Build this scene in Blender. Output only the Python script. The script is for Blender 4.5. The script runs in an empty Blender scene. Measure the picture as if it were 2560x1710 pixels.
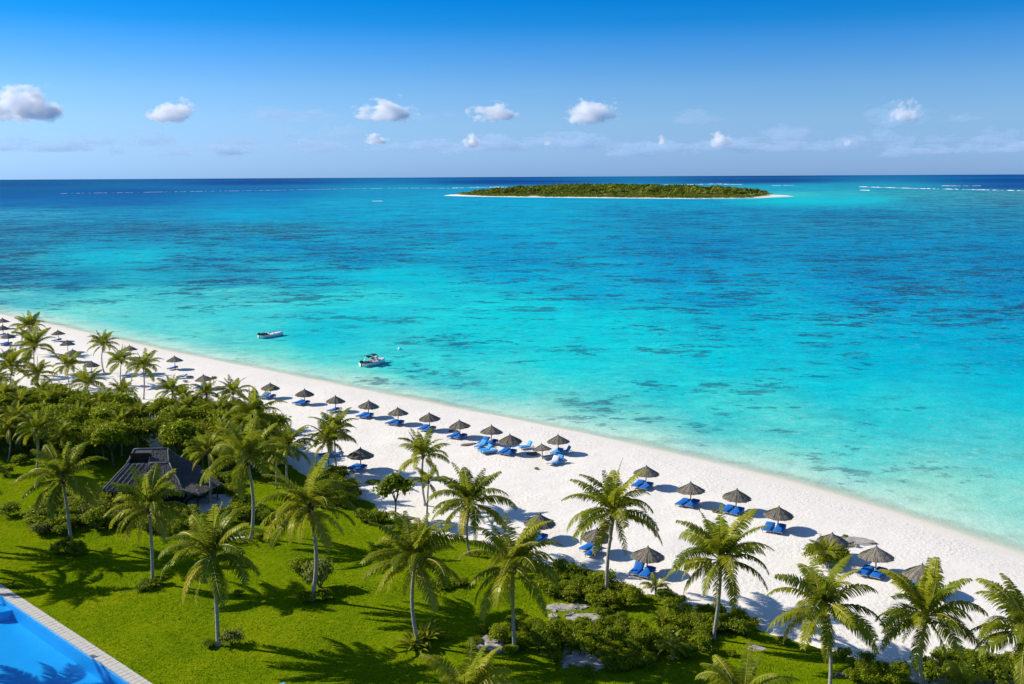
import bpy, bmesh, math, random
import numpy as np
from mathutils import Vector, Matrix

S = bpy.context.scene
COL = S.collection
R = math.radians

# ------------------------------------------------------------------ camera
F, CAM_H = 2489.0, 40.0                     # focal length in photo pixels (2560 wide), metres above the beach
ROLL, PITCH = R(.3), math.atan(415 / 2489)
cd = bpy.data.cameras.new('camera')
cd.sensor_width = 36
cd.lens = F / 2560 * 36
cd.clip_start, cd.clip_end = 1, 120000
cam = bpy.data.objects.new('camera', cd)
COL.objects.link(cam)
_up = Vector((0, math.sin(PITCH), math.cos(PITCH)))
_fw = Vector((0, math.cos(PITCH), -math.sin(PITCH)))
_rt = Vector((1, 0, 0))
_r = _rt * math.cos(ROLL) - _up * math.sin(ROLL)
_u = _rt * math.sin(ROLL) + _up * math.cos(ROLL)
M = Matrix((_r, _u, -_fw)).transposed().to_4x4()
M.translation = (0, 0, CAM_H)
cam.matrix_world = M
S.camera = cam

# ------------------------------------------------------------------ light
SUN_EL = R(32)
SUN_AZ = math.atan2(-2.9, .95)              # clockwise from +Y: the sun stands to the west, a little beyond the beach
sun_dir = Vector((math.sin(SUN_AZ) * math.cos(SUN_EL), math.cos(SUN_AZ) * math.cos(SUN_EL), math.sin(SUN_EL)))
sl = bpy.data.lights.new('sun', 'SUN')
sl.energy = 5.0
sl.angle = R(.5)
sl.color = (1, .925, .80)
sun = bpy.data.objects.new('sun', sl)
COL.objects.link(sun)
sun.rotation_euler = sun_dir.to_track_quat('Z', 'Y').to_euler()

W = bpy.data.worlds.new('World')
S.world = W
W.use_nodes = True
wt = W.node_tree
for n in list(wt.nodes):
    wt.nodes.remove(n)
sky = wt.nodes.new('ShaderNodeTexSky')
sky.sky_type = 'NISHITA'
sky.sun_disc = False
sky.sun_elevation = SUN_EL
sky.sun_rotation = SUN_AZ
sky.altitude = 40
sky.air_density = 1.0
sky.dust_density = .3
sky.ozone_density = 2.0
tc = wt.nodes.new('ShaderNodeTexCoord')
sep = wt.nodes.new('ShaderNodeSeparateXYZ')
wt.links.new(tc.outputs['Generated'], sep.inputs[0])
ramp = wt.nodes.new('ShaderNodeValToRGB')
wt.links.new(sep.outputs['Z'], ramp.inputs[0])
SKY_STOPS = [(0.0, (.246, .47, 1.15)), (.027, (.285, .475, .98)), (.054, (.305, .49, .86)), (.0845, (.255, .465, .80)), (.1253, (.10, .385, .78)),
             (.1434, (.028, .342, .74)), (.166, (.0046, .316, .73)), (.30, (.12, .36, .68)), (.6, (.42, .54, .70)), (1.0, (.55, .62, .74))]
el = ramp.color_ramp.elements
el[0].position, el[0].color = SKY_STOPS[0][0], (*SKY_STOPS[0][1], 1)
el[1].position, el[1].color = SKY_STOPS[-1][0], (*SKY_STOPS[-1][1], 1)
for p, c in SKY_STOPS[1:-1]:
    e = el.new(p)
    e.color = (*c, 1)
mul = wt.nodes.new('ShaderNodeMix')
mul.data_type = 'RGBA'
mul.blend_type = 'MULTIPLY'
mul.inputs['Factor'].default_value = 1
wt.links.new(sky.outputs[0], mul.inputs['A'])
wt.links.new(ramp.outputs[0], mul.inputs['B'])
bg = wt.nodes.new('ShaderNodeBackground')
bg.inputs['Strength'].default_value = .13
wo = wt.nodes.new('ShaderNodeOutputWorld')
wt.links.new(mul.outputs['Result'], bg.inputs[0])
wt.links.new(bg.outputs[0], wo.inputs[0])

S.view_settings.view_transform = 'Standard'
S.view_settings.look = 'None'
S.view_settings.gamma = 1
S.view_settings.use_curve_mapping = False
S.view_settings.exposure = .43
S.render.engine = 'CYCLES'
S.cycles.diffuse_bounces = 3
S.cycles.transparent_max_bounces = 16
S.cycles.volume_bounces = 24
S.cycles.volume_step_rate = .5
S.cycles.max_bounces = 24
S.cycles.transmission_bounces = 8
S.cycles.glossy_bounces = 4
S.cycles.use_denoising = True

# ------------------------------------------------------------------ helpers
def ray(px, py):
    x, y = px - 1280, 855 - py
    return _fw + _r * (x / F) + _u * (y / F)

def at(px, py, z=0.0):
    """the point at height z seen at photo pixel px, py"""
    d = ray(px, py)
    t = (z - CAM_H) / d.z
    return Vector((0, 0, CAM_H)) + d * t

def upright(px, py, base):
    """the point above base (same distance from the camera) seen at px, py"""
    d = ray(px, py)
    t = base.y / d.y
    return Vector((0, 0, CAM_H)) + d * t

def lin(r, g, b):
    f = lambda v: (v / 12.92 if v <= .04045 else ((v + .055) / 1.055) ** 2.4)
    return (f(r / 255), f(g / 255), f(b / 255))

def mesh(name, v, f, mats=(), smooth=False, midx=None):
    me = bpy.data.meshes.new(name)
    me.from_pydata([tuple(map(float, p)) for p in v], [], [tuple(map(int, q)) for q in f])
    for m in mats:
        me.materials.append(m)
    if midx is not None:
        me.polygons.foreach_set('material_index', np.asarray(midx, np.int32))
    if smooth:
        me.polygons.foreach_set('use_smooth', [True] * len(me.polygons))
    me.update()
    return me

def ob(name, me, parent=None, loc=None, rot=None, scale=None):
    o = bpy.data.objects.new(name, me)
    COL.objects.link(o)
    if parent is not None:
        o.parent = parent
    if loc is not None:
        o.location = loc
    if rot is not None:
        o.rotation_euler = rot
    if scale is not None:
        o.scale = scale if hasattr(scale, '__len__') else (scale,) * 3
    return o

def thing(name, label, cat, loc=(0, 0, 0), rz=0, group=None, scale=None):
    o = ob(name, None, None, loc, (0, 0, rz), scale)
    o.empty_display_size = .3
    tag(o, label, cat, group)
    return o

def tag(o, label=None, cat=None, group=None, kind=None):
    if label: o['label'] = label
    if cat: o['category'] = cat
    if group: o['group'] = group
    if kind: o['kind'] = kind
    return o

def vattr(me, name, arr, kind='FLOAT'):
    a = me.attributes.new(name, 'FLOAT_COLOR' if kind == 'COL' else 'FLOAT', 'POINT')
    if kind == 'COL':
        a.data.foreach_set('color', np.asarray(arr, np.float32).ravel())
    else:
        a.data.foreach_set('value', np.asarray(arr, np.float32).ravel())

class MB:
    """collects shapes into one mesh"""
    def __init__(s): s.v, s.f, s.m = [], [], []
    def add(s, v, f, m=0):
        n = len(s.v)
        s.v += [tuple(p) for p in v]
        s.f += [tuple(i + n for i in q) for q in f]
        s.m += [m] * len(f)
    def box(s, c, d, m=0, rot=None):
        x, y, z = d[0] / 2, d[1] / 2, d[2] / 2
        v = [Vector((a, b, e)) for a in (-x, x) for b in (-y, y) for e in (-z, z)]
        if rot is not None:
            v = [rot @ p for p in v]
        v = [p + Vector(c) for p in v]
        s.add(v, [(0, 1, 3, 2), (4, 6, 7, 5), (0, 4, 5, 1), (2, 3, 7, 6), (0, 2, 6, 4), (1, 5, 7, 3)], m)
    def tube(s, pts, rad, n=8, m=0, caps=True):
        pts = [Vector(p) for p in pts]
        if not hasattr(rad, '__len__'): rad = [rad] * len(pts)
        ring = []
        prev = None
        for i, p in enumerate(pts):
            t = (pts[min(i + 1, len(pts) - 1)] - pts[max(i - 1, 0)]).normalized()
            a = prev if prev is not None else (Vector((1, 0, 0)) if abs(t.x) < .9 else Vector((0, 1, 0)))
            a = (a - t * a.dot(t)).normalized()
            prev = a
            b = t.cross(a)
            ring.append([p + (a * math.cos(2 * math.pi * k / n) + b * math.sin(2 * math.pi * k / n)) * rad[i] for k in range(n)])
        v = [q for r in ring for q in r]
        f = [(i * n + k, i * n + (k + 1) % n, (i + 1) * n + (k + 1) % n, (i + 1) * n + k) for i in range(len(pts) - 1) for k in range(n)]
        if caps:
            f.append(tuple(range(n - 1, -1, -1)))
            f.append(tuple((len(pts) - 1) * n + k for k in range(n)))
        s.add(v, f, m)
    def me(s, name, mats, smooth=False):
        return mesh(name, s.v, s.f, mats, smooth, s.m)

# ------------------------------------------------------------------ materials
def new_mat(name):
    m = bpy.data.materials.new(name)
    m.use_nodes = True
    nt = m.node_tree
    for n in list(nt.nodes): nt.nodes.remove(n)
    out = nt.nodes.new('ShaderNodeOutputMaterial')
    return m, nt, out

def N(nt, t, **kw):
    n = nt.nodes.new('ShaderNode' + t)
    for k, v in kw.items():
        if k.startswith('i_'):
            n.inputs[k[2:].replace('_', ' ')].default_value = v
        else:
            setattr(n, k, v)
    return n

def noise(nt, vec, scale, detail=4, rough=.6):
    n = N(nt, 'TexNoise', i_Scale=scale, i_Detail=detail, i_Roughness=rough)
    if vec is not None: nt.links.new(vec, n.inputs['Vector'])
    return n

def rampn(nt, src, stops):
    r = N(nt, 'ValToRGB')
    e = r.color_ramp.elements
    e[0].position, e[0].color = stops[0][0], (*stops[0][1], 1)
    e[1].position, e[1].color = stops[-1][0], (*stops[-1][1], 1)
    for p, c in stops[1:-1]:
        q = e.new(p); q.color = (*c, 1)
    nt.links.new(src, r.inputs[0])
    return r

def mixc(nt, a, b, fac, mode='MIX'):
    m = N(nt, 'Mix', data_type='RGBA', blend_type=mode)
    for key, val in (('Factor', fac), ('A', a), ('B', b)):
        if isinstance(val, (int, float)): m.inputs[key].default_value = val
        elif isinstance(val, tuple): m.inputs[key].default_value = (*val, 1)
        else: nt.links.new(val, m.inputs[key])
    return m.outputs['Result']

def math_(nt, op, a, b=None, c=None, clamp=False):
    m = N(nt, 'Math', operation=op, use_clamp=clamp)
    for i, v in enumerate((a, b, c)):
        if v is None: continue
        if isinstance(v, (int, float)): m.inputs[i].default_value = v
        else: nt.links.new(v, m.inputs[i])
    return m.outputs[0]

def simple(name, c1, c2=None, scale=4, rough=.7, spec=.3, bump=0, bscale=30, stretch=None, metal=0):
    m, nt, out = new_mat(name)
    p = N(nt, 'BsdfPrincipled', i_Roughness=rough, i_Metallic=metal)
    p.inputs['Specular IOR Level'].default_value = spec
    tcn = N(nt, 'TexCoord')
    vec = tcn.outputs['Object']
    if stretch:
        mp = N(nt, 'Mapping'); mp.inputs['Scale'].default_value = stretch
        nt.links.new(vec, mp.inputs[0]); vec = mp.outputs[0]
    if c2:
        nn = noise(nt, vec, scale, 5)
        r = rampn(nt, nn.outputs[0], [(.3, c1), (.7, c2)])
        nt.links.new(r.outputs[0], p.inputs['Base Color'])
    else:
        p.inputs['Base Color'].default_value = (*c1, 1)
    if bump:
        nb = noise(nt, vec, bscale, 4)
        b = N(nt, 'Bump', i_Strength=bump, i_Distance=.05)
        nt.links.new(nb.outputs[0], b.inputs['Height'])
        nt.links.new(b.outputs[0], p.inputs['Normal'])
    nt.links.new(p.outputs[0], out.inputs[0])
    return m

def leaf_mat(name, ca, cb, trans=.35, gloss=.03, rough=.4, tint=True, tcol=None):
    """a leaf: colour differs from plant to plant and from leaf to leaf; lets light through"""
    m, nt, out = new_mat(name)
    oi = N(nt, 'ObjectInfo')
    fac = oi.outputs['Random']
    if tint:
        at_ = N(nt, 'Attribute', attribute_name='tint')
        fac = math_(nt, 'MULTIPLY_ADD', oi.outputs['Random'], .4, math_(nt, 'MULTIPLY', at_.outputs['Fac'], .6))
    c = mixc(nt, ca, cb, fac)
    d = N(nt, 'BsdfDiffuse'); nt.links.new(c, d.inputs[0])
    t = N(nt, 'BsdfTranslucent')
    nt.links.new(mixc(nt, c, tcol or (.30, .34, .03), .55), t.inputs[0])
    mx = N(nt, 'MixShader', i_Fac=trans)
    nt.links.new(d.outputs[0], mx.inputs[1]); nt.links.new(t.outputs[0], mx.inputs[2])
    g = N(nt, 'BsdfGlossy', i_Roughness=rough)
    g.inputs[0].default_value = (.80, .85, .55, 1)
    m2 = N(nt, 'MixShader', i_Fac=gloss)
    nt.links.new(mx.outputs[0], m2.inputs[1]); nt.links.new(g.outputs[0], m2.inputs[2])
    nt.links.new(m2.outputs[0], out.inputs[0])
    return m

MAT = {}
MAT['frond'] = leaf_mat('palm_frond', (0.11, 0.165, 0.004), (0.36, 0.36, 0.014), 0.48, .014, .38, False)
MAT['frond_old'] = leaf_mat('palm_frond_old', (0.28, 0.265, 0.012), (0.42, 0.36, 0.04), 0.44, .012, .4, False)
MAT['rachis'] = simple('palm_rachis', (.26, .24, .07), (.33, .27, .10), 3, .5)
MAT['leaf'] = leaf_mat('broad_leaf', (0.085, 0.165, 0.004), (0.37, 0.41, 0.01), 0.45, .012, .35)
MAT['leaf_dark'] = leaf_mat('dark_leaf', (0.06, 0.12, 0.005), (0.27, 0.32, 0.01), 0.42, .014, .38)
MAT['leaf_pale'] = leaf_mat('pale_leaf', (0.1, 0.145, 0.016), (0.31, 0.32, 0.09), 0.34, .009, .4)
MAT['leaf_yellow'] = leaf_mat('yellow_leaf', (0.12, 0.175, 0.009), (0.33, 0.34, 0.018), 0.42, .009, .4)
MAT['island_leaf'] = leaf_mat('island_leaf', (.045, .09, .008), (.27, .29, .03), 0.2, .009, .5, tcol=(.16, .2, .03))
MAT['trunk'] = simple('palm_trunk', (.22, .195, .165), (.48, .45, .40), 2.2, .85, .2, .9, 7, (1, 1, 7))
MAT['bark'] = simple('bark', (.10, .08, .06), (.2, .17, .13), 6, .9, .2, .6, 20)
MAT['fibre'] = simple('palm_fibre', (.035, .026, .016), (.10, .075, .04), 12, .95, .1, .7, 40)
MAT['coconut'] = simple('coconut', (.12, .11, .03), (.2, .13, .05), 4, .5)
MAT['pole'] = simple('parasol_pole', (.10, .085, .07), (.2, .17, .14), 8, .85)
MAT['blue'] = simple('blue_canvas', (.004, .115, .44), (.010, .155, .55), 5, .75, .25, .25, 9)
MAT['pale_blue'] = simple('pale_blue_canvas', (.03, .27, .74), (.08, .38, .80), 5, .75, .25, .25, 9)
MAT['frame_grey'] = simple('lounger_frame', (.30, .29, .27), (.42, .40, .37), 8, .6)
MAT['piping'] = simple('white_piping', (.55, .60, .66), None, 1, .7)
MAT['white'] = simple('white_gelcoat', (.78, .78, .76), (.82, .82, .80), 2, .3, .5)
MAT['white_wood'] = simple('white_wood', (.62, .61, .58), (.76, .75, .72), 6, .6)
MAT['cream'] = simple('cream_vinyl', (.55, .50, .42), (.66, .60, .50), 5, .6)
MAT['black'] = simple('black_canvas', (.012, .013, .016), (.03, .031, .035), 6, .7, .3, .3, 12)
MAT['black_gloss'] = simple('black_cowl', (.012, .012, .014), None, 1, .25, .5)
MAT['wind_glass'] = simple('tinted_glass', (.05, .07, .085), None, 1, .08, .6)
MAT['steel'] = simple('steel', (.55, .56, .58), None, 1, .25, .5, metal=1)
MAT['rock'] = simple('rock', (.22, .205, .18), (.46, .44, .40), 2.2, .9, .2, .8, 9)
MAT['rock_dark'] = simple('dark_rock', (.07, .066, .05), (.22, .20, .15), 3, .9, .2, .8, 10)
MAT['driftwood'] = simple('driftwood', (.09, .075, .055), (.24, .21, .16), 5, .9, .1, .6, 14)
MAT['timber'] = simple('dark_timber', (.022, .009, .012), (.055, .042, .032), 5, .85, .2, .4, 20)
MAT['coping'] = simple('coping_stone', (.42, .40, .36), (.58, .56, .51), 2.6, .85, .2, .5, 14)
MAT['terrace'] = simple('terrace_stone', (.52, .50, .46), (.66, .64, .60), 1.6, .9, .2, .3, 8)

def thatch_mat(name, c1, c2):
    m, nt, out = new_mat(name)
    a = N(nt, 'Attribute', attribute_name='tint')
    tcn = N(nt, 'TexCoord')
    nn = noise(nt, tcn.outputs['Object'], 5, 6, .7)
    oi = N(nt, 'ObjectInfo')
    f = math_(nt, 'ADD', math_(nt, 'MULTIPLY', a.outputs['Fac'], .62), math_(nt, 'MULTIPLY', nn.outputs[0], .40), clamp=True)
    f = math_(nt, 'ADD', f, math_(nt, 'MULTIPLY_ADD', oi.outputs['Random'], .24, -.08), clamp=True)
    c = mixc(nt, c1, c2, f)
    p = N(nt, 'BsdfPrincipled', i_Roughness=.95)
    p.inputs['Specular IOR Level'].default_value = .1
    nt.links.new(c, p.inputs['Base Color'])
    nb = noise(nt, tcn.outputs['Object'], 40, 3)
    b = N(nt, 'Bump', i_Strength=.6, i_Distance=.04)
    nt.links.new(nb.outputs[0], b.inputs['Height']); nt.links.new(b.outputs[0], p.inputs['Normal'])
    nt.links.new(p.outputs[0], out.inputs[0])
    return m
MAT['thatch'] = thatch_mat('parasol_thatch', (.075, .066, .053), (.34, .305, .25))
MAT['thatch_roof'] = thatch_mat('roof_thatch', (.038, .037, .038), (.25, .245, .24))

def sand_mat():
    m, nt, out = new_mat('coral_sand')
    tcn = N(nt, 'TexCoord'); vec = tcn.outputs['Object']
    big = noise(nt, vec, .12, 4)
    mid = noise(nt, vec, 1.3, 5, .65)
    c = mixc(nt, (.735, .70, .625), (.835, .805, .745), big.outputs[0])
    c = mixc(nt, c, mixc(nt, (.66, .60, .52), (.84, .805, .745), mid.outputs[0]), .45)
    # scattered brown specks of dry seaweed and leaf litter
    sp = noise(nt, vec, 5.5, 3, .7)
    area = noise(nt, vec, .22, 2)
    msk = math_(nt, 'MULTIPLY', math_(nt, 'SUBTRACT', sp.outputs[0], .66, clamp=True), 6.0, clamp=True)
    msk = math_(nt, 'MULTIPLY', msk, math_(nt, 'MULTIPLY', math_(nt, 'SUBTRACT', area.outputs[0], .45, clamp=True), 5.0, clamp=True))
    c = mixc(nt, c, (.36, .30, .22), msk)
    wet = N(nt, 'Attribute', attribute_name='wet')
    c = mixc(nt, c, (.755, .695, .59), math_(nt, 'MULTIPLY', wet.outputs['Fac'], .75))
    p = N(nt, 'BsdfPrincipled', i_Roughness=.95)
    p.inputs['Specular IOR Level'].default_value = .1
    nt.links.new(c, p.inputs['Base Color'])
    # footprints and ripples
    v = N(nt, 'TexVoronoi', feature='SMOOTH_F1', i_Scale=2.1)
    nt.links.new(vec, v.inputs['Vector'])
    foot = noise(nt, vec, 2.6, 5, .6)
    area2 = noise(nt, vec, .09, 3)
    amt = math_(nt, 'MULTIPLY', math_(nt, 'SUBTRACT', area2.outputs[0], .36, clamp=True), 3.2, clamp=True)
    dry = math_(nt, 'SUBTRACT', 1.0, math_(nt, 'MULTIPLY', wet.outputs['Fac'], 1.0), clamp=True)
    h = math_(nt, 'ADD', math_(nt, 'MULTIPLY', v.outputs[0], .5), foot.outputs[0])
    h = math_(nt, 'MULTIPLY', h, math_(nt, 'MULTIPLY', math_(nt, 'MULTIPLY_ADD', amt, .9, .08), dry))
    b = N(nt, 'Bump', i_Strength=.6, i_Distance=.22)
    nt.links.new(h, b.inputs['Height']); nt.links.new(b.outputs[0], p.inputs['Normal'])
    nt.links.new(p.outputs[0], out.inputs[0])
    return m
MAT['sand'] = sand_mat()
def island_mat():
    m, nt, out = new_mat('island_ground')
    a = N(nt, 'Attribute', attribute_name='wet'); tcn = N(nt, 'TexCoord')
    nn = noise(nt, tcn.outputs['Object'], .05, 5)
    g = mixc(nt, (.06, .10, .012), (.19, .19, .04), nn.outputs[0])
    p = N(nt, 'BsdfDiffuse')
    nt.links.new(mixc(nt, (.80, .77, .70), g, a.outputs['Fac']), p.inputs[0])
    nt.links.new(p.outputs[0], out.inputs[0])
    return m
MAT['island_ground'] = island_mat()

def lawn_mat():
    m, nt, out = new_mat('lawn_grass')
    tcn = N(nt, 'TexCoord'); vec = tcn.outputs['Object']
    big = noise(nt, vec, .16, 4, .6)
    mid = noise(nt, vec, 1.6, 5, .7)
    fine = noise(nt, vec, 7, 4, .7)
    c = rampn(nt, big.outputs[0], [(.34, (.050, .120, .002)), (.5, (.128, .212, .002)), (.64, (.235, .275, .004))]).outputs[0]
    c = mixc(nt, c, rampn(nt, mid.outputs[0], [(.34, (.038, .10, .002)), (.5, (.135, .218, .002)), (.66, (.31, .315, .014))]).outputs[0], .5)
    c = mixc(nt, c, rampn(nt, fine.outputs[0], [(.34, (.045, .10, .002)), (.64, (.245, .30, .004))]).outputs[0], .35)
    d = N(nt, 'BsdfPrincipled', i_Roughness=.9)
    d.inputs['Specular IOR Level'].default_value = 0
    nt.links.new(c, d.inputs['Base Color'])
    h = math_(nt, 'ADD', math_(nt, 'MULTIPLY', mid.outputs[0], .6), math_(nt, 'MULTIPLY', fine.outputs[0], .5))
    b = N(nt, 'Bump', i_Strength=.9, i_Distance=.3)
    nt.links.new(h, b.inputs['Height']); nt.links.new(b.outputs[0], d.inputs['Normal'])
    nt.links.new(d.outputs[0], out.inputs[0])
    return m
MAT['lawn'] = lawn_mat()
MAT['blade'] = leaf_mat('grass_blade', (.07, .13, .002), (.22, .26, .005), .35, .0, .5, tcol=(.22, .28, .02))

def sea_mat():
    m, nt, out = new_mat('lagoon_water')
    tcn = N(nt, 'TexCoord'); vec = tcn.outputs['Object']
    col = N(nt, 'Attribute', attribute_name='water_colour')
    reef = N(nt, 'Attribute', attribute_name='reef')
    dep = N(nt, 'Attribute', attribute_name='depth')
    # wandering sandbanks and channels
    w1 = noise(nt, vec, .012, 6, .62)
    mw = N(nt, 'Mapping'); mw.inputs['Scale'].default_value = (.5, 1, 1)
    nt.links.new(vec, mw.inputs[0])
    w2 = noise(nt, mw.outputs[0], .10, 7, .72)
    w3 = noise(nt, mw.outputs[0], .38, 6, .72)
    v = math_(nt, 'ADD', math_(nt, 'ADD', math_(nt, 'MULTIPLY', w1.outputs[0], .34), math_(nt, 'MULTIPLY', w2.outputs[0], .38)), math_(nt, 'MULTIPLY', w3.outputs[0], .28))
    shade = rampn(nt, v, [(.41, (.16, .48, .69)), (.49, (.85, .95, .97)), (.585, (2.1, 1.36, 1.17))])
    c = mixc(nt, col.outputs['Color'], mixc(nt, col.outputs['Color'], shade.outputs[0], 1.0, 'MULTIPLY'),
             math_(nt, 'MULTIPLY', reef.outputs['Fac'], 1.0, clamp=True))
    # coral heads and weed beds: dark patches with ragged edges
    mp = N(nt, 'Mapping'); mp.inputs['Scale'].default_value = (.72, 1, 1); mp.inputs['Rotation'].default_value = (0, 0, .12)
    nt.links.new(vec, mp.inputs[0]); pvec = mp.outputs[0]
    p1 = noise(nt, pvec, .040, 7, .66)
    p2 = noise(nt, pvec, .15, 6, .7)
    p5 = noise(nt, pvec, .42, 5, .7)
    pv = math_(nt, 'ADD', math_(nt, 'ADD', math_(nt, 'MULTIPLY', p1.outputs[0], .40), math_(nt, 'MULTIPLY', p2.outputs[0], .34)), math_(nt, 'MULTIPLY', p5.outputs[0], .26))
    thr = math_(nt, 'MULTIPLY_ADD', reef.outputs['Fac'], -.070, .562)
    pm = math_(nt, 'MULTIPLY', math_(nt, 'SUBTRACT', pv, thr, clamp=True), 30, clamp=True)
    pm = math_(nt, 'MULTIPLY', pm, math_(nt, 'MULTIPLY_ADD', reef.outputs['Fac'], .45, .42, clamp=True))
    pm = math_(nt, 'MULTIPLY', pm, math_(nt, 'POWER', dep.outputs['Fac'], 3.0))
    c = mixc(nt, c, (.006, .06, .135), pm)
    # brown coral tops inside the darkest beds
    p3 = noise(nt, vec, .5, 4, .7)
    bm = math_(nt, 'MULTIPLY', pm, math_(nt, 'MULTIPLY', math_(nt, 'SUBTRACT', p3.outputs[0], .54, clamp=True), 8, clamp=True))
    c = mixc(nt, c, (.10, .145, .165), math_(nt, 'MULTIPLY', bm, .8))
    # bright ripple highlights on the wavelets, painted as pale flecks among the coral
    p6 = noise(nt, pvec, .8, 5, .75)
    lm = math_(nt, 'MULTIPLY', math_(nt, 'MULTIPLY', math_(nt, 'SUBTRACT', p6.outputs[0], .555, clamp=True), 9, clamp=True), math_(nt, 'MULTIPLY', reef.outputs['Fac'], .55))
    c = mixc(nt, c, (.16, .46, .56), lm)
    # caustic glitter painted into the water colour over the shallow sand
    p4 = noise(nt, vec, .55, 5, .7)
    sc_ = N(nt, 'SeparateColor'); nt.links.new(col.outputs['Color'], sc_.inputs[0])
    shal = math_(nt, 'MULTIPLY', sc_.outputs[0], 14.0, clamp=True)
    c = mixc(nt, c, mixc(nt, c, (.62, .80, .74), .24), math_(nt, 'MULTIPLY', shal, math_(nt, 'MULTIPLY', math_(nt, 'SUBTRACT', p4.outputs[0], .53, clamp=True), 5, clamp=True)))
    p = N(nt, 'BsdfDiffuse')
    nt.links.new(c, p.inputs[0])
    gl = N(nt, 'BsdfGlossy', i_Roughness=.22)
    wv = noise(nt, vec, .35, 5, .65)
    wv2 = noise(nt, vec, 1.6, 4, .65)
    h = math_(nt, 'ADD', wv.outputs[0], math_(nt, 'MULTIPLY', wv2.outputs[0], .35))
    b = N(nt, 'Bump', i_Strength=.35, i_Distance=.5)
    nt.links.new(h, b.inputs['Height']); nt.links.new(b.outputs[0], p.inputs['Normal']); nt.links.new(b.outputs[0], gl.inputs['Normal'])
    pg = N(nt, 'MixShader', i_Fac=.012)
    nt.links.new(p.outputs[0], pg.inputs[1]); nt.links.new(gl.outputs[0], pg.inputs[2])
    p = pg
    tr = N(nt, 'BsdfTransparent')
    mx = N(nt, 'MixShader')
    edge = noise(nt, vec, .25, 4, .6)
    a = math_(nt, 'ADD', dep.outputs['Fac'], math_(nt, 'MULTIPLY', math_(nt, 'SUBTRACT', edge.outputs[0], .5), math_(nt, 'MULTIPLY', dep.outputs['Fac'], .9)), clamp=True)
    nt.links.new(a, mx.inputs[0])
    nt.links.new(tr.outputs[0], mx.inputs[1]); nt.links.new(p.outputs[0], mx.inputs[2])
    nt.links.new(mx.outputs[0], out.inputs[0])
    return m
MAT['sea'] = sea_mat()
MAT['foam'] = simple('surf_foam', (.72, .76, .78), (.84, .86, .86), .3, .9)

# ------------------------------------------------------------------ shoreline
SEA_Z = -.9
shore_px = [(0, 787), (102, 807), (204, 830), (307, 854), (409, 876), (480, 891), (553, 905), (707, 935), (860, 966), (1000, 994), (1090, 1012),
            (1234, 1041), (1379, 1069), (1480, 1090), (1652, 1128), (1789, 1159), (1925, 1192), (2020, 1218), (2124, 1250), (2285, 1300), (2447, 1352), (2560, 1389)]
sp = [at(x, y, SEA_Z).to_2d() for x, y in shore_px]
sp = [Vector((-560, 560)), Vector((-380, 470)), Vector((-260, 385)), Vector((-195, 333))] + sp + [Vector((60.5, 93)), Vector((67, 78)), Vector((74, 55)), Vector((80, 20)), Vector((84, -40))]
sp = np.array(sp)

def resample(p, step):
    d = np.r_[0, np.cumsum(np.linalg.norm(np.diff(p, axis=0), axis=1))]
    t = np.arange(0, d[-1], step)
    return np.c_[np.interp(t, d, p[:, 0]), np.interp(t, d, p[:, 1])]
SH = resample(sp, 1.0)
k = np.ones(25) / 25
SHs = np.c_[np.convolve(np.pad(SH[:, 0], 12, 'edge'), k, 'valid'), np.convolve(np.pad(SH[:, 1], 12, 'edge'), k, 'valid')]
SH = SHs[5:-5]

def shore_dist(P, pl=None):
    """signed metres from the waterline, seaward positive"""
    pl = SH[::4] if pl is None else pl
    out = np.empty(len(P))
    a, b = pl[:-1], pl[1:]
    ab = b - a
    L2 = (ab ** 2).sum(1)
    for i in range(0, len(P), 4000):
        q = P[i:i + 4000, None, :]
        t = np.clip(((q - a) * ab).sum(2) / L2, 0, 1)
        d = q - (a + t[..., None] * ab)
        dd = (d ** 2).sum(2)
        j = dd.argmin(1)
        r = np.arange(len(j))
        cr = ab[j, 0] * d[r, j, 1] - ab[j, 1] * d[r, j, 0]
        out[i:i + 4000] = np.sqrt(dd[r, j]) * np.where(cr > 0, 1, -1)
    return out

rng = np.random.default_rng(7)
def value_noise(P, scale, seed):
    r = np.random.default_rng(seed)
    g = r.random((64, 64))
    x, y = P[:, 0] / scale, P[:, 1] / scale
    xi, yi = np.floor(x).astype(int), np.floor(y).astype(int)
    fx, fy = x - xi, y - yi
    fx, fy = fx * fx * (3 - 2 * fx), fy * fy * (3 - 2 * fy)
    G = lambda a, b: g[a % 64, b % 64]
    return (G(xi, yi) * (1 - fx) + G(xi + 1, yi) * fx) * (1 - fy) + (G(xi, yi + 1) * (1 - fx) + G(xi + 1, yi + 1) * fx) * fy - .5

def in_poly(P, poly):
    poly = np.asarray(poly)
    inside = np.zeros(len(P), bool)
    j = len(poly) - 1
    for i in range(len(poly)):
        a, b = poly[i], poly[j]
        c = ((a[1] > P[:, 1]) != (b[1] > P[:, 1]))
        with np.errstate(divide='ignore', invalid='ignore'):
            xx = (b[0] - a[0]) * (P[:, 1] - a[1]) / (b[1] - a[1]) + a[0]
        inside ^= c & (P[:, 0] < xx)
        j = i
    return inside

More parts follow.
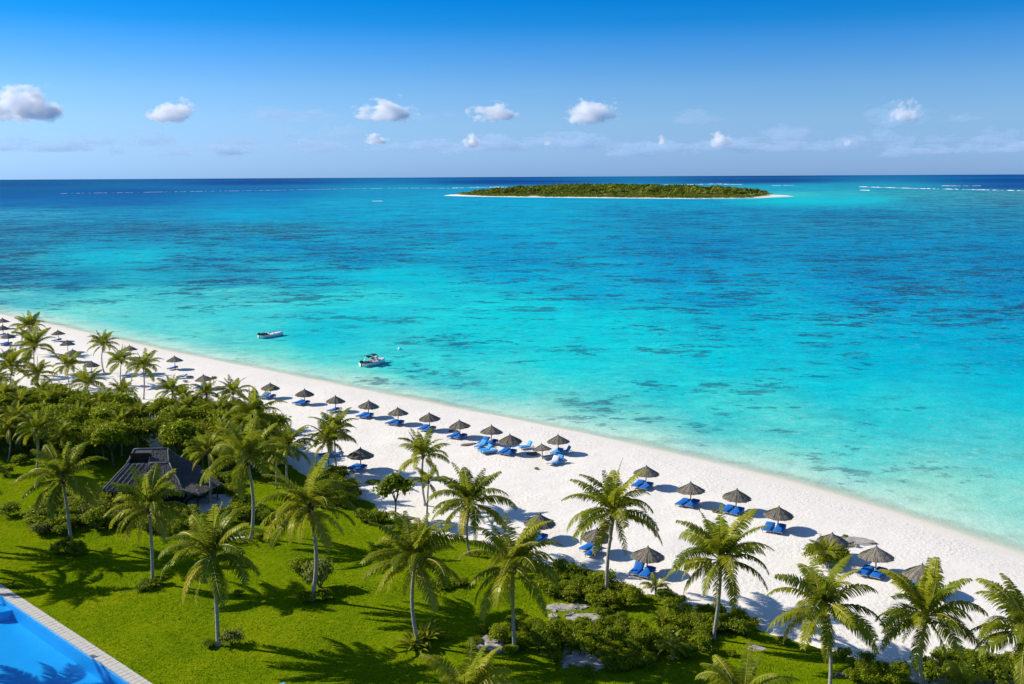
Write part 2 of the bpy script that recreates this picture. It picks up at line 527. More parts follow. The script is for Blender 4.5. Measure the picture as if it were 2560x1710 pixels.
lawn_px = [(-420, 1015), (-200, 1025), (0, 1040), (120, 1052), (250, 1068), (350, 1085), (380, 1128), (405, 1120), (420, 1085), (500, 1080), (600, 1105), (700, 1150),
           (760, 1190), (830, 1222), (880, 1240), (930, 1262), (975, 1290), (1000, 1303), (1050, 1318), (1110, 1345), (1180, 1352), (1250, 1372), (1370, 1412), (1460, 1436),
           (1530, 1460), (1580, 1478), (1660, 1500), (1712, 1530), (1800, 1538), (1860, 1548), (1900, 1572), (1930, 1592), (2000, 1605), (2080, 1634), (2160, 1660), (2240, 1690), (2300, 1715), (2380, 1735), (2560, 1770)]
def jitter_line(pts, step, amp, seed):
    L = resample(np.array(pts), step)
    L[1:-1] += np.c_[value_noise(L[1:-1], 1.3, seed), value_noise(L[1:-1], 1.3, seed + 1)] * amp
    return L
LAWN_EDGE = jitter_line([at(x, y).to_2d() for x, y in lawn_px], .5, 1.1, 61)

LAWN_POLY = [tuple(p) for p in LAWN_EDGE] + [(60, 50), (62, 20), (-200, 20), (-200, 180)]

# ------------------------------------------------------------------ the sand
def sand_z(P, s):
    """s = metres inland from the waterline"""
    z = np.where(s < 0, SEA_Z + s * .09, 0)
    up = np.clip(s / 15, 0, 1)
    z = np.where(s >= 0, SEA_Z + (0 - SEA_Z) * (up * (2 - up)), z)
    amp = np.clip((s - 6) / 12, 0, 1)
    z = z + amp * (.16 * value_noise(P, 5.5, 1) + .10 * value_noise(P, 1.9, 2) + .05 * value_noise(P, .8, 3))
    return z

def build_sand():
    i0 = int(np.argmin(((SH - [-330, 437]) ** 2).sum(1)))
    line = SH[i0:]
    tan = np.gradient(line, axis=0)
    kk = np.ones(31) / 31
    tan = np.c_[np.convolve(np.pad(tan[:, 0], 15, 'edge'), kk, 'valid'), np.convolve(np.pad(tan[:, 1], 15, 'edge'), kk, 'valid')]
    tan /= np.linalg.norm(tan, axis=1)[:, None]
    nrm = np.c_[tan[:, 1], -tan[:, 0]]           # towards the land
    ss = np.r_[np.linspace(-45, -4, 12), np.arange(-3, 14, .7), np.arange(14, 72, .8)]
    n, mcol = len(line), len(ss)
    P = line[:, None, :] + nrm[:, None, :] * ss[None, :, None]
    P = P.reshape(-1, 2)
    s = np.tile(ss, n)
    # wavering edge of the swash
    s2 = s + 1.6 * value_noise(P, 14, 21) * (np.abs(s) < 10)
    z = sand_z(P, s2)
    z = z - .28 * in_poly(P, LAWN_POLY)          # the turf lies over it
    v = np.c_[P, z]
    idx = np.arange(n * mcol).reshape(n, mcol)
    q = np.stack([idx[:-1, :-1], idx[:-1, 1:], idx[1:, 1:], idx[1:, :-1]], -1).reshape(-1, 4)
    me = mesh('sand', v, q[:, ::-1], [MAT['sand']], True)
    wet = np.clip(1 - (s2 - .4) / (2.2 + 2.4 * value_noise(P, 22, 5)), 0, 1) * np.clip((s2 + 14) / 10, 0, 1)
    vattr(me, 'wet', wet)
    o = ob('sand', me)
    tag(o, 'white coral sand beach trodden with footprints', kind='structure')
build_sand()

# ------------------------------------------------------------------ the sea
WATER = [  # what the water looks like at these places of the lagoon (photo pixel, sRGB)
 (0,452,12,92,150),(640,447,8,80,150),(1280,442,5,75,150),(1900,440,4,74,148),(2560,438,5,78,152),
 (0,462,6,84,150),(640,457,4,72,148),(1280,455,4,68,145),(1900,452,4,68,145),(2560,452,4,72,148),
 (0,480,5,92,158),(300,480,5,88,160),(640,475,8,105,172),(1000,475,15,150,195),(1960,472,25,165,200),(2200,466,30,155,190),(2560,466,5,80,155),
 (0,492,5,95,165),(300,490,5,100,168),(700,488,8,125,185),(950,488,15,150,195),(1150,492,20,160,205),(1970,488,60,195,205),(2100,490,40,180,200),(2300,486,50,165,190),(2560,485,65,150,178),
 (0,510,10,110,178),(300,505,5,105,175),(640,505,5,140,198),(900,505,15,165,208),(1280,505,5,165,210),(1700,507,0,158,205),(2000,500,15,195,215),(2150,500,20,190,212),(2350,505,45,150,185),(2560,505,55,145,178),
 (0,540,45,160,203),(300,540,20,145,195),(640,540,5,160,208),(900,540,5,165,210),(1280,540,0,165,210),(1700,540,0,142,196),(2100,540,12,140,190),(2560,540,25,140,183),
 (0,570,30,130,178),(400,572,30,130,176),(700,572,25,140,180),(1000,570,10,150,200),(1280,570,5,165,210),(1700,572,10,140,190),(2100,570,20,140,185),(2560,570,22,140,184),
 (0,610,28,130,175),(300,610,18,150,193),(700,610,2,150,200),(1280,610,0,155,205),(1700,610,0,142,196),(2200,610,0,140,194),(2560,610,0,136,190),
 (0,645,38,150,184),(250,645,20,178,208),(330,640,20,184,210),(500,648,15,150,193),(900,645,0,140,190),(1280,645,0,150,200),(1700,645,0,138,194),(2200,645,0,134,188),(2560,645,0,130,185),
 (0,690,22,130,170),(200,700,25,140,178),(350,690,28,172,198),(600,690,25,150,188),(800,690,8,175,207),(1000,690,5,190,215),(1280,690,0,165,210),(1700,690,0,150,204),(2200,690,0,136,190),(2560,690,0,130,186),
 (0,740,80,188,200),(300,740,70,205,210),(600,740,70,205,210),(900,740,40,205,215),(1200,740,20,200,216),(1500,740,5,172,212),(1800,740,0,160,206),(2200,740,0,145,200),(2560,740,0,135,191),
 (200,790,105,212,210),(600,790,60,206,214),(900,790,25,200,216),(1280,790,10,205,217),(1500,790,10,200,217),(1900,790,0,180,212),(2300,790,0,155,202),(2560,790,0,145,196),
 (480,845,95,212,210),(800,840,22,200,216),(1200,840,20,205,216),(1500,840,10,200,217),(1900,840,5,190,216),(2300,840,0,166,206),(2560,840,0,155,200),
 (660,900,100,215,206),(1000,900,50,210,215),(1400,900,20,205,216),(1800,900,5,196,217),(2200,900,0,181,212),(2560,900,0,166,206),
 (900,955,120,217,208),(1300,960,70,210,211),(1700,960,30,205,215),(2100,960,10,196,216),(2560,960,5,181,211),
 (1350,1030,125,215,208),(1800,1010,60,210,212),(2200,1010,40,201,212),(2560,1010,20,191,212),
 (1620,1090,125,216,208),(2000,1070,80,210,210),(2560,1070,60,200,210),(1950,1160,128,217,208),(2560,1150,95,210,210),(2350,1260,150,221,206),(2560,1260,138,218,208)]
REEF = [  # how much coral and weed lies there, 0..1
 (0,452,.0),(1280,450,.0),(2560,450,.0),(0,490,.25),(640,490,.3),(1280,492,.2),(2100,500,.15),(2350,495,.8),(2560,500,.9),(0,540,.75),(640,540,.35),(900,545,.6),(1280,540,.5),(1700,545,.85),(2200,550,.95),(2560,550,.9),
 (0,590,1.0),(400,585,1.0),(700,580,1.0),(1000,580,.8),(1280,572,.5),(1700,590,.7),(2200,600,.7),(2560,600,.7),(0,650,.95),(300,640,.3),(500,655,.95),(900,650,.9),(1280,650,.7),(1700,650,.75),(2200,660,.8),(2560,660,.85),
 (0,700,.95),(350,690,.45),(550,710,.95),(800,700,.8),(1000,690,.3),(1280,700,.7),(1700,700,.75),(2200,720,.85),(2560,720,.9),(300,750,.5),(600,745,.75),(900,750,.55),(1200,760,.5),(1500,770,.55),(1800,800,.65),(2200,790,.85),(2560,790,.85),
 (300,800,.1),(600,800,.3),(900,810,.35),(1280,810,.4),(1600,830,.65),(2000,850,.55),(2400,850,.6),(800,880,.2),(1100,890,.55),(1500,900,.4),(1900,920,.3),(2300,920,.3),(1150,960,.45),(1600,980,.5),(2000,1000,.35),(2500,1000,.2),
 (1300,1040,.05),(1700,1030,.35),(2000,1050,.45),(2500,1100,.2),(1900,1140,.1),(2300,1200,.15),(2560,1300,.1)]

ISLAND_C = at(1540, 480, SEA_Z)

def build_sea():
    th = np.linspace(math.radians(-62), math.radians(62), 420)       # bearing from the camera's foot
    rr = np.r_[np.geomspace(55, 700, 330), np.geomspace(712, 4200, 130), np.geomspace(4500, 45000, 24)]
    T, RR = np.meshgrid(th, rr)
    P = np.c_[(RR * np.sin(T)).ravel(), (RR * np.cos(T)).ravel()]
    sd = shore_dist(P)
    def interp(ctrl, ncol):
        c = np.array([[*at(x, y, SEA_Z).to_2d(), *rest] for x, y, *rest in ctrl])
        f = lambda q: np.c_[np.arctan2(q[:, 0], q[:, 1]) * 2.2, np.log(np.hypot(q[:, 0], q[:, 1])) * 1.15]
        g = lambda q: np.c_[np.arctan2(q[:, 0], q[:, 1]) * 2489 * .45, 38.9 * 2489 / np.hypot(q[:, 0], q[:, 1])]  # bearing, dip below the horizon
        a, b = g(P), g(c[:, :2])
        out = np.zeros((len(P), ncol))
        for i in range(0, len(P), 8000):
            d2 = ((a[i:i + 8000, None] - b[None]) ** 2)
            yy = 4 + .20 * b[:, 1][None]
            d2 = d2[..., 0] / 95 ** 2 + d2[..., 1] / yy ** 2
            w = 1 / (d2 + .05) ** 1.7
            out[i:i + 8000] = (w[..., None] * c[None, :, 2:]).sum(1) / w.sum(1)[:, None]
        return out
    rgb = interp(WATER, 3)
    l = rgb / 255
    l = np.where(l <= .04045, l / 12.92, ((l + .055) / 1.055) ** 2.4) * SEA_GAIN * np.array([1, 1.0, .93])
    reef = interp(REEF, 1)[:, 0]
    # paler over the last metres of sand
    t = np.clip(1 - sd / 16, 0, 1)[:, None] ** 1.5
    l = l * (1 - t) + np.array([.54, .70, .58]) * t
    wav = 1.6 * value_noise(P, 14, 21)
    dep = np.clip((sd + wav * np.clip(1 - np.abs(sd) / 10, 0, 1)) / 4.0, 0, 1)
    dep = dep ** .8
    # white shelf round the island
    ok = (sd > -7).reshape(RR.shape)
    n, mcol = RR.shape
    idx = np.arange(n * mcol).reshape(n, mcol)
    keep = ok[:-1, :-1] & ok[1:, 1:] & ok[1:, :-1] & ok[:-1, 1:]
    q = np.stack([idx[:-1, :-1], idx[:-1, 1:], idx[1:, 1:], idx[1:, :-1]], -1)[keep].reshape(-1, 4)
    used = np.unique(q)
    remap = -np.ones(len(P), int); remap[used] = np.arange(len(used))
    v = np.c_[P[used], np.full(len(used), SEA_Z)]
    me = mesh('sea', v, remap[q][:, ::-1], [MAT['sea']], True)
    vattr(me, 'water_colour', np.c_[l[used], np.ones(len(used))], 'COL')
    vattr(me, 'reef', reef[used]); vattr(me, 'depth', dep[used])
    o = ob('sea', me)
    tag(o, 'turquoise lagoon with dark coral beds, deep blue past the reef', kind='structure')
SEA_GAIN = .85
build_sea()

# surf on the outer reef: ridges of broken water
def surf(name, px_pts, width, label):
    r = random.Random(name + label)
    v, f = [], []
    P = [at(x, y, SEA_Z) for x, y in px_pts]
    L = resample(np.array([p.to_2d() for p in P]), 6.0)
    for i, (x, y) in enumerate(L):
        w = width * max(0, .5 + .5 * math.sin(i * .31) + r.uniform(-.6, .6)) + 1
        h = .25 + .05 * w
        j = r.uniform(-6, 6)
        v += [(x, y - w + j, SEA_Z - .05), (x, y + j, SEA_Z + h), (x, y + w + j, SEA_Z - .05)]
    for i in range(len(L) - 1):
        if r.random() < (.35 if width < 2 else .14): continue
        a = i * 3
        f += [(a, a + 3, a + 4, a + 1), (a + 1, a + 4, a + 5, a + 2)]
    o = ob(name, mesh(name, v, f, [MAT['foam']], True))
    tag(o, label, kind='stuff')
surf('surf', [(150, 484), (470, 479), (700, 475.5), (860, 472), (1000, 470.5), (1130, 470.5)], 1.3, 'white surf breaking along the outer reef west of the island')
surf('surf', [(1130, 470.5), (1210, 468.5), (1400, 466.5), (1500, 466)], 26, 'thick white surf on the reef behind the west end of the island')
surf('surf', [(1660, 462.5), (1735, 461.5), (1790, 460), (1855, 462)], 20, 'white surf on the reef behind the east end of the island')
surf('surf', [(1930, 464), (1990, 463.5)], 12, 'short white breaker just east of the island')
surf('surf', [(2150, 467), (2210, 469), (2300, 471.5), (2420, 474), (2560, 477), (2700, 480)], 15, 'long white surf line on the reef at the eastern edge')
surf('surf', [(2350, 464.5), (2400, 465), (2450, 464.5)], 10, 'small white breakers beyond the eastern surf line')
surf('surf', [(2150, 475.5), (2170, 476)], 14, 'isolated white breaker inside the eastern reef')
surf('surf', [(930, 503), (965, 503)], 1.2, 'thin pale streak of foam in the lagoon short of the island')

# ------------------------------------------------------------------ the island
def island_outline():
    # shore of the island in plan: photo pixels on its near beach, then round the back
    near = [(1108, 489.2), (1150, 490.4), (1210, 491.7), (1300, 493), (1450, 494.5), (1600, 496), (1750, 497), (1840, 496.5), (1900, 495.3), (1940, 493), (1985, 491.2)]
    back = [(1980, 490.2), (1930, 488.2), (1880, 483), (1780, 477.5), (1650, 475), (1500, 474), (1380, 475.5), (1280, 478.5), (1200, 483.8), (1160, 487.2), (1115, 488.5)]
    return [at(x, y, SEA_Z).to_2d() for x, y in near + back]
ISL = np.array(island_outline())
def island_depth(P):
    pl = np.vstack([ISL, ISL[:1]])
    d = np.abs(shore_dist(P, pl))
    inside = np.zeros(len(P), bool)
    j = len(ISL) - 1
    for i in range(len(ISL)):
        a, b = ISL[i], ISL[j]
        c = ((a[1] > P[:, 1]) != (b[1] > P[:, 1]))
        with np.errstate(divide='ignore', invalid='ignore'):
            xx = (b[0] - a[0]) * (P[:, 1] - a[1]) / (b[1] - a[1]) + a[0]
        inside ^= c & (P[:, 0] < xx)
        j = i
    return np.where(inside, d, -d)
def island_z(P, d):
    return SEA_Z + np.where(d < 0, d * .15, np.minimum(d * .16, 1.7) + np.clip((d - 20) / 110, 0, 1) ** 1.1 * 4.5 + np.clip((d - 30) / 60, 0, 1) * 4.5 * (value_noise(P, 75, 41) + .3))
def isl_edge(P):
    xl, xr = at(1150, 490, SEA_Z).x, at(1930, 492, SEA_Z).x
    return np.interp(P[:, 0], [xl - 30, xl + 45, xr - 70, xr + 5], [34, 5, 5, 34])
def build_island():
    lo, hi = ISL.min(0) - 30, ISL.max(0) + 30
    xs, ys = np.arange(lo[0], hi[0], 5.0), np.arange(lo[1], hi[1], 7.0)
    X, Y = np.meshgrid(xs, ys)
    P = np.c_[X.ravel(), Y.ravel()]
    d = island_depth(P)
    z = island_z(P, d)
    n, mcol = X.shape
    idx = np.arange(n * mcol).reshape(n, mcol)
    q = np.stack([idx[:-1, :-1], idx[:-1, 1:], idx[1:, 1:], idx[1:, :-1]], -1).reshape(-1, 4)
    q = q[(d[q] > -22).any(1)]
    used = np.unique(q); remap = -np.ones(len(P), int); remap[used] = np.arange(len(used))
    me = mesh('island', np.c_[P, z][used], remap[q], [MAT['island_ground']], True)
    vattr(me, 'wet', np.clip((d[used] - 3 - isl_edge(P[used])) / 7, 0, 1) * np.clip(1.2 - 2.2 * np.clip(value_noise(P[used], 45, 43) - .2, 0, 1), 0, 1))
    tag(ob('island', me), 'low sandy islet ringed by a white beach', kind='structure')
    # scrub and trees as leaf clumps
    r = np.random.default_rng(11)
    pts = np.c_[r.uniform(lo[0], hi[0], 120000), r.uniform(lo[1], hi[1], 120000)]
    dd = island_depth(pts)
    west = isl_edge(pts)
    edge = west + 4 * value_noise(pts, 30, 42)
    bare = value_noise(pts, 45, 43)
    k = (dd > edge) & (bare < .30)
    pts, dd = pts[k], dd[k]
    keep = (r.random(len(pts)) < .16) | (dd < 24)
    pts, dd = pts[keep][:15000], dd[keep][:15000]
    zz = island_z(pts, dd)
    tall = np.clip((dd - 28) / 40, 0, 1)
    size = 1.5 + r.random(len(pts)) ** 2 * 1.6 + tall * (.6 + 7.0 * np.clip(value_noise(pts, 26, 44) + .25, 0, 1))
    nleaf = 13
    c = np.repeat(np.c_[pts, zz + size * .9], nleaf, 0)
    s = np.repeat(size, nleaf)
    u = r.normal(size=(len(c), 3)); u /= np.linalg.norm(u, axis=1)[:, None]
    u[:, 2] = np.abs(u[:, 2]) * 1.1 - .15
    pos = c + u * (s * r.uniform(.55, 1.0, len(s)))[:, None] * [1.1, 1.1, .85]
    tint = np.repeat(np.clip(.55 + 1.3 * value_noise(pts, 38, 45) - .25 * tall + r.normal(0, .28, len(pts)), 0, 1), nleaf)
    v, f, tn = leaf_quads(pos, u, s * .85, r, tint)
    me = mesh('island_scrub', v, f, [MAT['island_leaf']])
    vattr(me, 'tint', tn)
    tag(ob('island_scrub', me), 'green scrub and low trees covering the islet', kind='stuff')

def leaf_quads(pos, nrm, size, r, tint, aspect=.6):
    """two-triangle leaves at pos, roughly facing nrm"""
    n = len(pos)
    nn = nrm + r.normal(0, .45, (n, 3)) + [0, 0, .25]
    nn /= np.linalg.norm(nn, axis=1)[:, None]
    a = np.cross(nn, r.normal(size=(n, 3)))
    a /= np.linalg.norm(a, axis=1)[:, None]
    b = np.cross(nn, a)
    L = (np.asarray(size) * r.uniform(.7, 1.25, n))[:, None]
    fold = nn * L * .16
    v = np.stack([pos - a * L * .5, pos + b * L * aspect * .5 - fold, pos + a * L * .5 - fold * .8, pos - b * L * aspect * .5 - fold], 1).reshape(-1, 3)
    i = np.arange(n)[:, None] * 4
    f = np.concatenate([i + [0, 1, 2], i + [0, 2, 3]], 0)
    return v, f, np.repeat(tint, 4)
build_island()
def far_house(px, py, w, label):
    p = at(px, py, 4)
    d = island_depth(np.array([[p.x, p.y]]))
    z = float(island_z(np.array([[p.x, p.y]]), d)[0])
    t = thing('beach_hut', label, 'house', (p.x, p.y, z))
    mb = MB(); mb.box((0, 0, 2.2), (w, w * .7, 4.4)); ob('wall', mb.me('hut_wall', [MAT['white_wood']]), t)
    h, k = w / 2 + .4, w * .35 + .4
    v = [(-h, -k, 4.4), (h, -k, 4.4), (h, k, 4.4), (-h, k, 4.4), (-h * .4, 0, 6.2), (h * .4, 0, 6.2)]
    ob('roof', mesh('hut_roof', v, [(0, 1, 5, 4), (2, 3, 4, 5), (1, 2, 5), (3, 0, 4), (3, 2, 1, 0)], [MAT['terrace']]), t)
far_house(1250, 480.5, 7, 'tiny white house among the scrub on the islet')

# ------------------------------------------------------------------ lawn and pool
POOL_A, POOL_B = at(0, 1462), at(376, 1710)
pd = (POOL_B - POOL_A).normalized()
pn = Vector((-pd.y, pd.x, 0))                 # towards the lawn
if pn.y < 0: pn = -pn
def pool_pt(along, off, z=0.0):
    q = POOL_A + pd * along + pn * off
    return Vector((q.x, q.y, z))
PL0, PL1, PW = -9.0, 42.0, 14.0               # coping runs along the outer line; pool lies on the -pn side
COP = 1.0

def build_lawn():
    outer = [tuple(p) for p in LAWN_EDGE] + [(60, 50), (62, 20), (-200, 20), (-200, 180)]
    hole = [pool_pt(PL0, 0), pool_pt(PL1, 0), pool_pt(PL1, -PW), pool_pt(PL0, -PW)]
    bm = bmesh.new()
    def loop(pts, z):
        vs = [bm.verts.new((p[0], p[1], z)) for p in pts]
        es = [bm.edges.new((vs[i], vs[(i + 1) % len(vs)])) for i in range(len(vs))]
        return vs, es
    o1, e1 = loop(outer, .05)
    h1, e2 = loop(hole, .05)
    bmesh.ops.triangle_fill(bm, use_beauty=True, use_dissolve=False, edges=e1 + e2)
    for vs in (o1, h1):
        low = [bm.verts.new((v.co.x, v.co.y, -.35)) for v in vs]
        for i in range(len(vs)):
            j = (i + 1) % len(vs)
            bm.faces.new((vs[i], vs[j], low[j], low[i]))
    bmesh.ops.recalc_face_normals(bm, faces=bm.faces[:])
    me = bpy.data.meshes.new('lawn')
    bm.to_mesh(me); bm.free()
    me.materials.append(MAT['lawn'])
    for p in me.polygons:
        if p.normal.z < -.5: p.flip()
    tag(ob('lawn', me), 'sunlit green hotel lawn striped with palm shadows', kind='structure')
build_lawn()

def build_grass():
    r = np.random.default_rng(3)
    n = 150000
    P = np.c_[r.uniform(-75, 45, n), r.uniform(66, 135, n)]
    poly = [tuple(p) for p in LAWN_EDGE] + [(60, 50), (62, 20), (-200, 20), (-200, 180)]
    P = P[in_poly(P, poly)]
    A, nn_ = np.array(POOL_A.to_2d()), np.array(pn.to_2d())
    P = P[((P - A) @ nn_) > .12]
    # only what the camera can see
    P = P[np.abs(P[:, 0]) < P[:, 1] * .62 + 3]
    dens = value_noise(P, 3.2, 71) + .55 * value_noise(P, 1.1, 72)
    P = P[dens + r.normal(0, .22, len(P)) > -.12][:80000]
    n = len(P)
    ang = r.uniform(0, 6.283, n)
    h = r.uniform(.03, .085, n)
    w = r.uniform(.05, .11, n)
    dx, dy = np.cos(ang) * w, np.sin(ang) * w
    lean = r.normal(0, .05, (n, 2))
    z0 = np.full(n, .045)
    v = np.stack([np.c_[P[:, 0] - dx, P[:, 1] - dy, z0], np.c_[P[:, 0] + dx, P[:, 1] + dy, z0], np.c_[P + lean, z0 + h]], 1).reshape(-1, 3)
    f = np.arange(n * 3).reshape(-1, 3)
    me = mesh('grass', v, f, [MAT['blade']])
    vattr(me, 'tint', np.repeat(np.clip(.5 + .9 * value_noise(P, 4, 73) + r.normal(0, .2, n), 0, 1), 3))
    tag(ob('grass', me), 'tufts of grass growing over the lawn', kind='stuff')
build_grass()

def pool_mats():
    m, nt, out = new_mat('pool_tile')
    tcn = N(nt, 'TexCoord')
    nn = noise(nt, tcn.outputs['Object'], .5, 4)
    c = mixc(nt, (.03, .38, .72), (.06, .52, .80), nn.outputs[0])
    p = N(nt, 'BsdfPrincipled', i_Roughness=.5)
    nt.links.new(c, p.inputs['Base Color'])
    br = N(nt, 'TexBrick', i_Scale=1.0)
    nt.links.new(p.outputs[0], out.inputs[0])
    nt.nodes.remove(br)
    w, nt, out = new_mat('pool_water')
    tcn = N(nt, 'TexCoord')
    tr = N(nt, 'BsdfTransparent'); tr.inputs[0].default_value = (.34, .80, .985, 1)
    gl = N(nt, 'BsdfGlossy', i_Roughness=.05)
    lw = N(nt, 'LayerWeight', i_Blend=.5)
    h = noise(nt, tcn.outputs['Object'], 1.6, 4, .6)
    b = N(nt, 'Bump', i_Strength=.5, i_Distance=.12)
    nt.links.new(h.outputs[0], b.inputs['Height'])
    nt.links.new(b.outputs[0], gl.inputs['Normal']); nt.links.new(b.outputs[0], lw.inputs['Normal'])
    fr = math_(nt, 'MULTIPLY_ADD', math_(nt, 'POWER', lw.outputs['Facing'], 5.0), .75, .02)
    mx = N(nt, 'MixShader')
    nt.links.new(fr, mx.inputs[0]); nt.links.new(tr.outputs[0], mx.inputs[1]); nt.links.new(gl.outputs[0], mx.inputs[2])
    nt.links.new(mx.outputs[0], out.inputs[0])
    MAT['pool_tile'], MAT['pool_water'] = m, w
pool_mats()
def build_pool():
    t = thing('swimming_pool', 'blue swimming pool with a pale stone coping beside the lawn', 'pool', pool_pt(0, -COP))
    o0 = Vector(t.location)
    L = lambda a, off, z: pool_pt(a, off, z) - o0
    i0, i1, d = PL0 + COP, PL1 - COP, -1.7
    v = [L(i0, -COP, .02), L(i1, -COP, .02), L(i1, -PW + COP, .02), L(i0, -PW + COP, .02), L(i0, -COP, d), L(i1, -COP, d), L(i1, -PW + COP, d), L(i0, -PW + COP, d)]
    ob('basin', mesh('basin', v, [(0, 1, 5, 4), (1, 2, 6, 5), (2, 3, 7, 6), (3, 0, 4, 7), (4, 5, 6, 7)], [MAT['pool_tile']]), t)
    g = 30
    vw = [L(i0 + (i1 - i0) * i / g, -COP - .005 + (-PW + 2 * COP) * j / g, -.18) for j in range(g + 1) for i in range(g + 1)]
    fw = [((j + 1) * (g + 1) + i, (j + 1) * (g + 1) + i + 1, j * (g + 1) + i + 1, j * (g + 1) + i) for j in range(g) for i in range(g)]
    ob('water', mesh('pool_water', vw, fw, [MAT['pool_water']], True), t)
    # bench step under water
    mb = MB()
    n = 20
    ring = [L(2.2 + 3.0 * math.cos(a), -COP - 2.2 * math.sin(a) - .01, -.75) for a in np.linspace(0, math.pi, n)]
    base = [Vector((p.x, p.y, d)) for p in ring]
    mb.add(ring + base, [tuple(range(n))] + [(i, i + 1, n + i + 1, n + i) for i in range(n - 1)])
    ob('step', mb.me('pool_step', [MAT['pool_tile']]), t)
    r = random.Random(5)
    ms = []
    for kx in range(6):
        mb = MB()
        ln, wd = .58, COP + .10
        mb.box((0, 0, 0), (ln, wd, .12))
        me = mb.me('coping_stone', [MAT['coping']])
        bm = bmesh.new(); bm.from_mesh(me)
        bmesh.ops.bevel(bm, geom=bm.edges[:], offset=.015, segments=1, affect='EDGES')
        for q in bm.verts: q.co += Vector((r.uniform(-.008, .008), r.uniform(-.012, .012), r.uniform(-.003, .003)))
        bm.to_mesh(me); bm.free(); ms.append(me)
    a = PL0
    rz = math.atan2(pd.y, pd.x)
    while a < 34:
        c = pool_pt(a + .3, -COP / 2 + .01, .035 + r.uniform(-.006, .006)) - o0
        ob('coping_stone', r.choice(ms), t, c, (r.uniform(-.006, .006), r.uniform(-.006, .006), rz + r.uniform(-.01, .01)))
        a += .6
build_pool()

# ------------------------------------------------------------------ coconut palms
def frond_mesh(seed, L=4.9, e0=50, droop=85, lw=.95, mat='frond', nl=60, hang=1.0):
    r = random.Random(seed)
    n = 13
    pts, e = [Vector((0, 0, 0))], e0
    side_bend = r.uniform(-.25, .25)
    for i in range(1, n):
        s = (i - .5) / (n - 1)
        ang = R(e0 - droop * s ** 1.35)
        step = L / (n - 1)
        yaw = side_bend * s
        pts.append(pts[-1] + Vector((math.cos(ang) * math.cos(yaw), math.cos(ang) * math.sin(yaw), math.sin(ang))) * step)
    mb = MB()
    mb.tube(pts, [.055 * (1 - .85 * i / (n - 1)) + .006 for i in range(n)], 4, 1, False)
    P = np.array(pts)
    def pt(s):
        x = s * (n - 1)
        i = min(int(x), n - 2)
        p = pts[i].lerp(pts[i + 1], x - i)
        t = (pts[i + 1] - pts[i]).normalized()
        return p, t
    twist = r.uniform(-.5, .5)
    for sd in (-1, 1):
        for j in range(nl):
            s = .14 + .86 * (j + r.uniform(-.25, .25)) / (nl - 1)
            s = min(max(s, .1), .995)
            if r.random() < .05: continue
            p, t = pt(s)
            S_ = t.cross(Vector((0, 0, 1)))
            S_ = S_.normalized() if S_.length > .2 else Vector((0, 1, 0))
            U = S_.cross(t).normalized()
            S2 = S_ * math.cos(twist * s) + U * math.sin(twist * s)
            U2 = S_ * -math.sin(twist * s) + U * math.cos(twist * s)
            prof = (.45 + .55 * math.sin(min(1, s / .45) * math.pi / 2)) if s < .45 else (1 - .72 * ((s - .45) / .55) ** 1.5)
            ll = lw * prof * r.uniform(.85, 1.12)
            fa = R(38 - 22 * s + r.uniform(-7, 7))
            d = (t * math.sin(fa) + S2 * sd * math.cos(fa)) + U2 * r.uniform(.05, .3)
            d.normalize()
            wd = .10 * (.65 + .5 * prof)
            ax = t
            q0 = p
            vs = []
            g = hang * r.uniform(.75, 1.25)
            for kseg, (fr, sag, w_) in enumerate(((0, 0, .8), (.38, .25, 1.0), (.72, .75, .75), (1, 1.25, .08))):
                if kseg:
                    dd = (d + Vector((0, 0, -1)) * sag * g).normalized()
                    q0 = q0 + dd * ll * (fr - pf)
                pf = fr
                vs += [q0 - ax * wd * w_ / 2, q0 + ax * wd * w_ / 2]
            mb.add(vs, [(0, 1, 3, 2), (2, 3, 5, 4), (4, 5, 7, 6)])
    return mb.me('frond', [MAT[mat], MAT['rachis']])

FR = {'spear': [frond_mesh(1, 4.5, 86, 16, .75, hang=.5, nl=34), frond_mesh(2, 4.7, 82, 30, .85, hang=.6, nl=36), frond_mesh(3, 4.3, 84, 22, .8, hang=.5, nl=34)],
      'up': [frond_mesh(10 + i, 5.0, 70 + 3 * i, 56 + 9 * i, 1.0, hang=.8) for i in range(4)],
      'high': [frond_mesh(20 + i, 5.1, 48 + 4 * i, 88 + 7 * i, 1.1) for i in range(4)],
      'mid': [frond_mesh(30 + i, 5.0, 20 + 4 * i, 84 + 7 * i, 1.1) for i in range(4)],
      'low': [frond_mesh(40 + i, 4.8, -14 + 5 * i, 66 + 5 * i, 1.05, 'frond' if i < 2 else 'frond_old', hang=1.2) for i in range(4)],
      'dead': [frond_mesh(50 + i, 4.1, -42, 42, .75, 'frond_old', nl=26, hang=1.4) for i in range(2)]}
FR_far = {k: v for k, v in FR.items()}

nut = bpy.data.meshes.new('coconut')
_b = bmesh.new(); bmesh.ops.create_icosphere(_b, subdivisions=2, radius=.15)
for q in _b.verts: q.co.z *= 1.25
_b.to_mesh(nut); _b.free(); nut.materials.append(MAT['coconut']); nut.polygons.foreach_set('use_smooth', [True] * len(nut.polygons))
heart = bpy.data.meshes.new('crown_heart')
_b = bmesh.new(); bmesh.ops.create_icosphere(_b, subdivisions=2, radius=.34)
for q in _b.verts:
    q.co.z *= 1.7
    q.co *= 1 + .14 * math.sin(9 * math.atan2(q.co.y, q.co.x) + 5 * q.co.z)
_b.to_mesh(heart); _b.free(); heart.materials.append(MAT['fibre'])

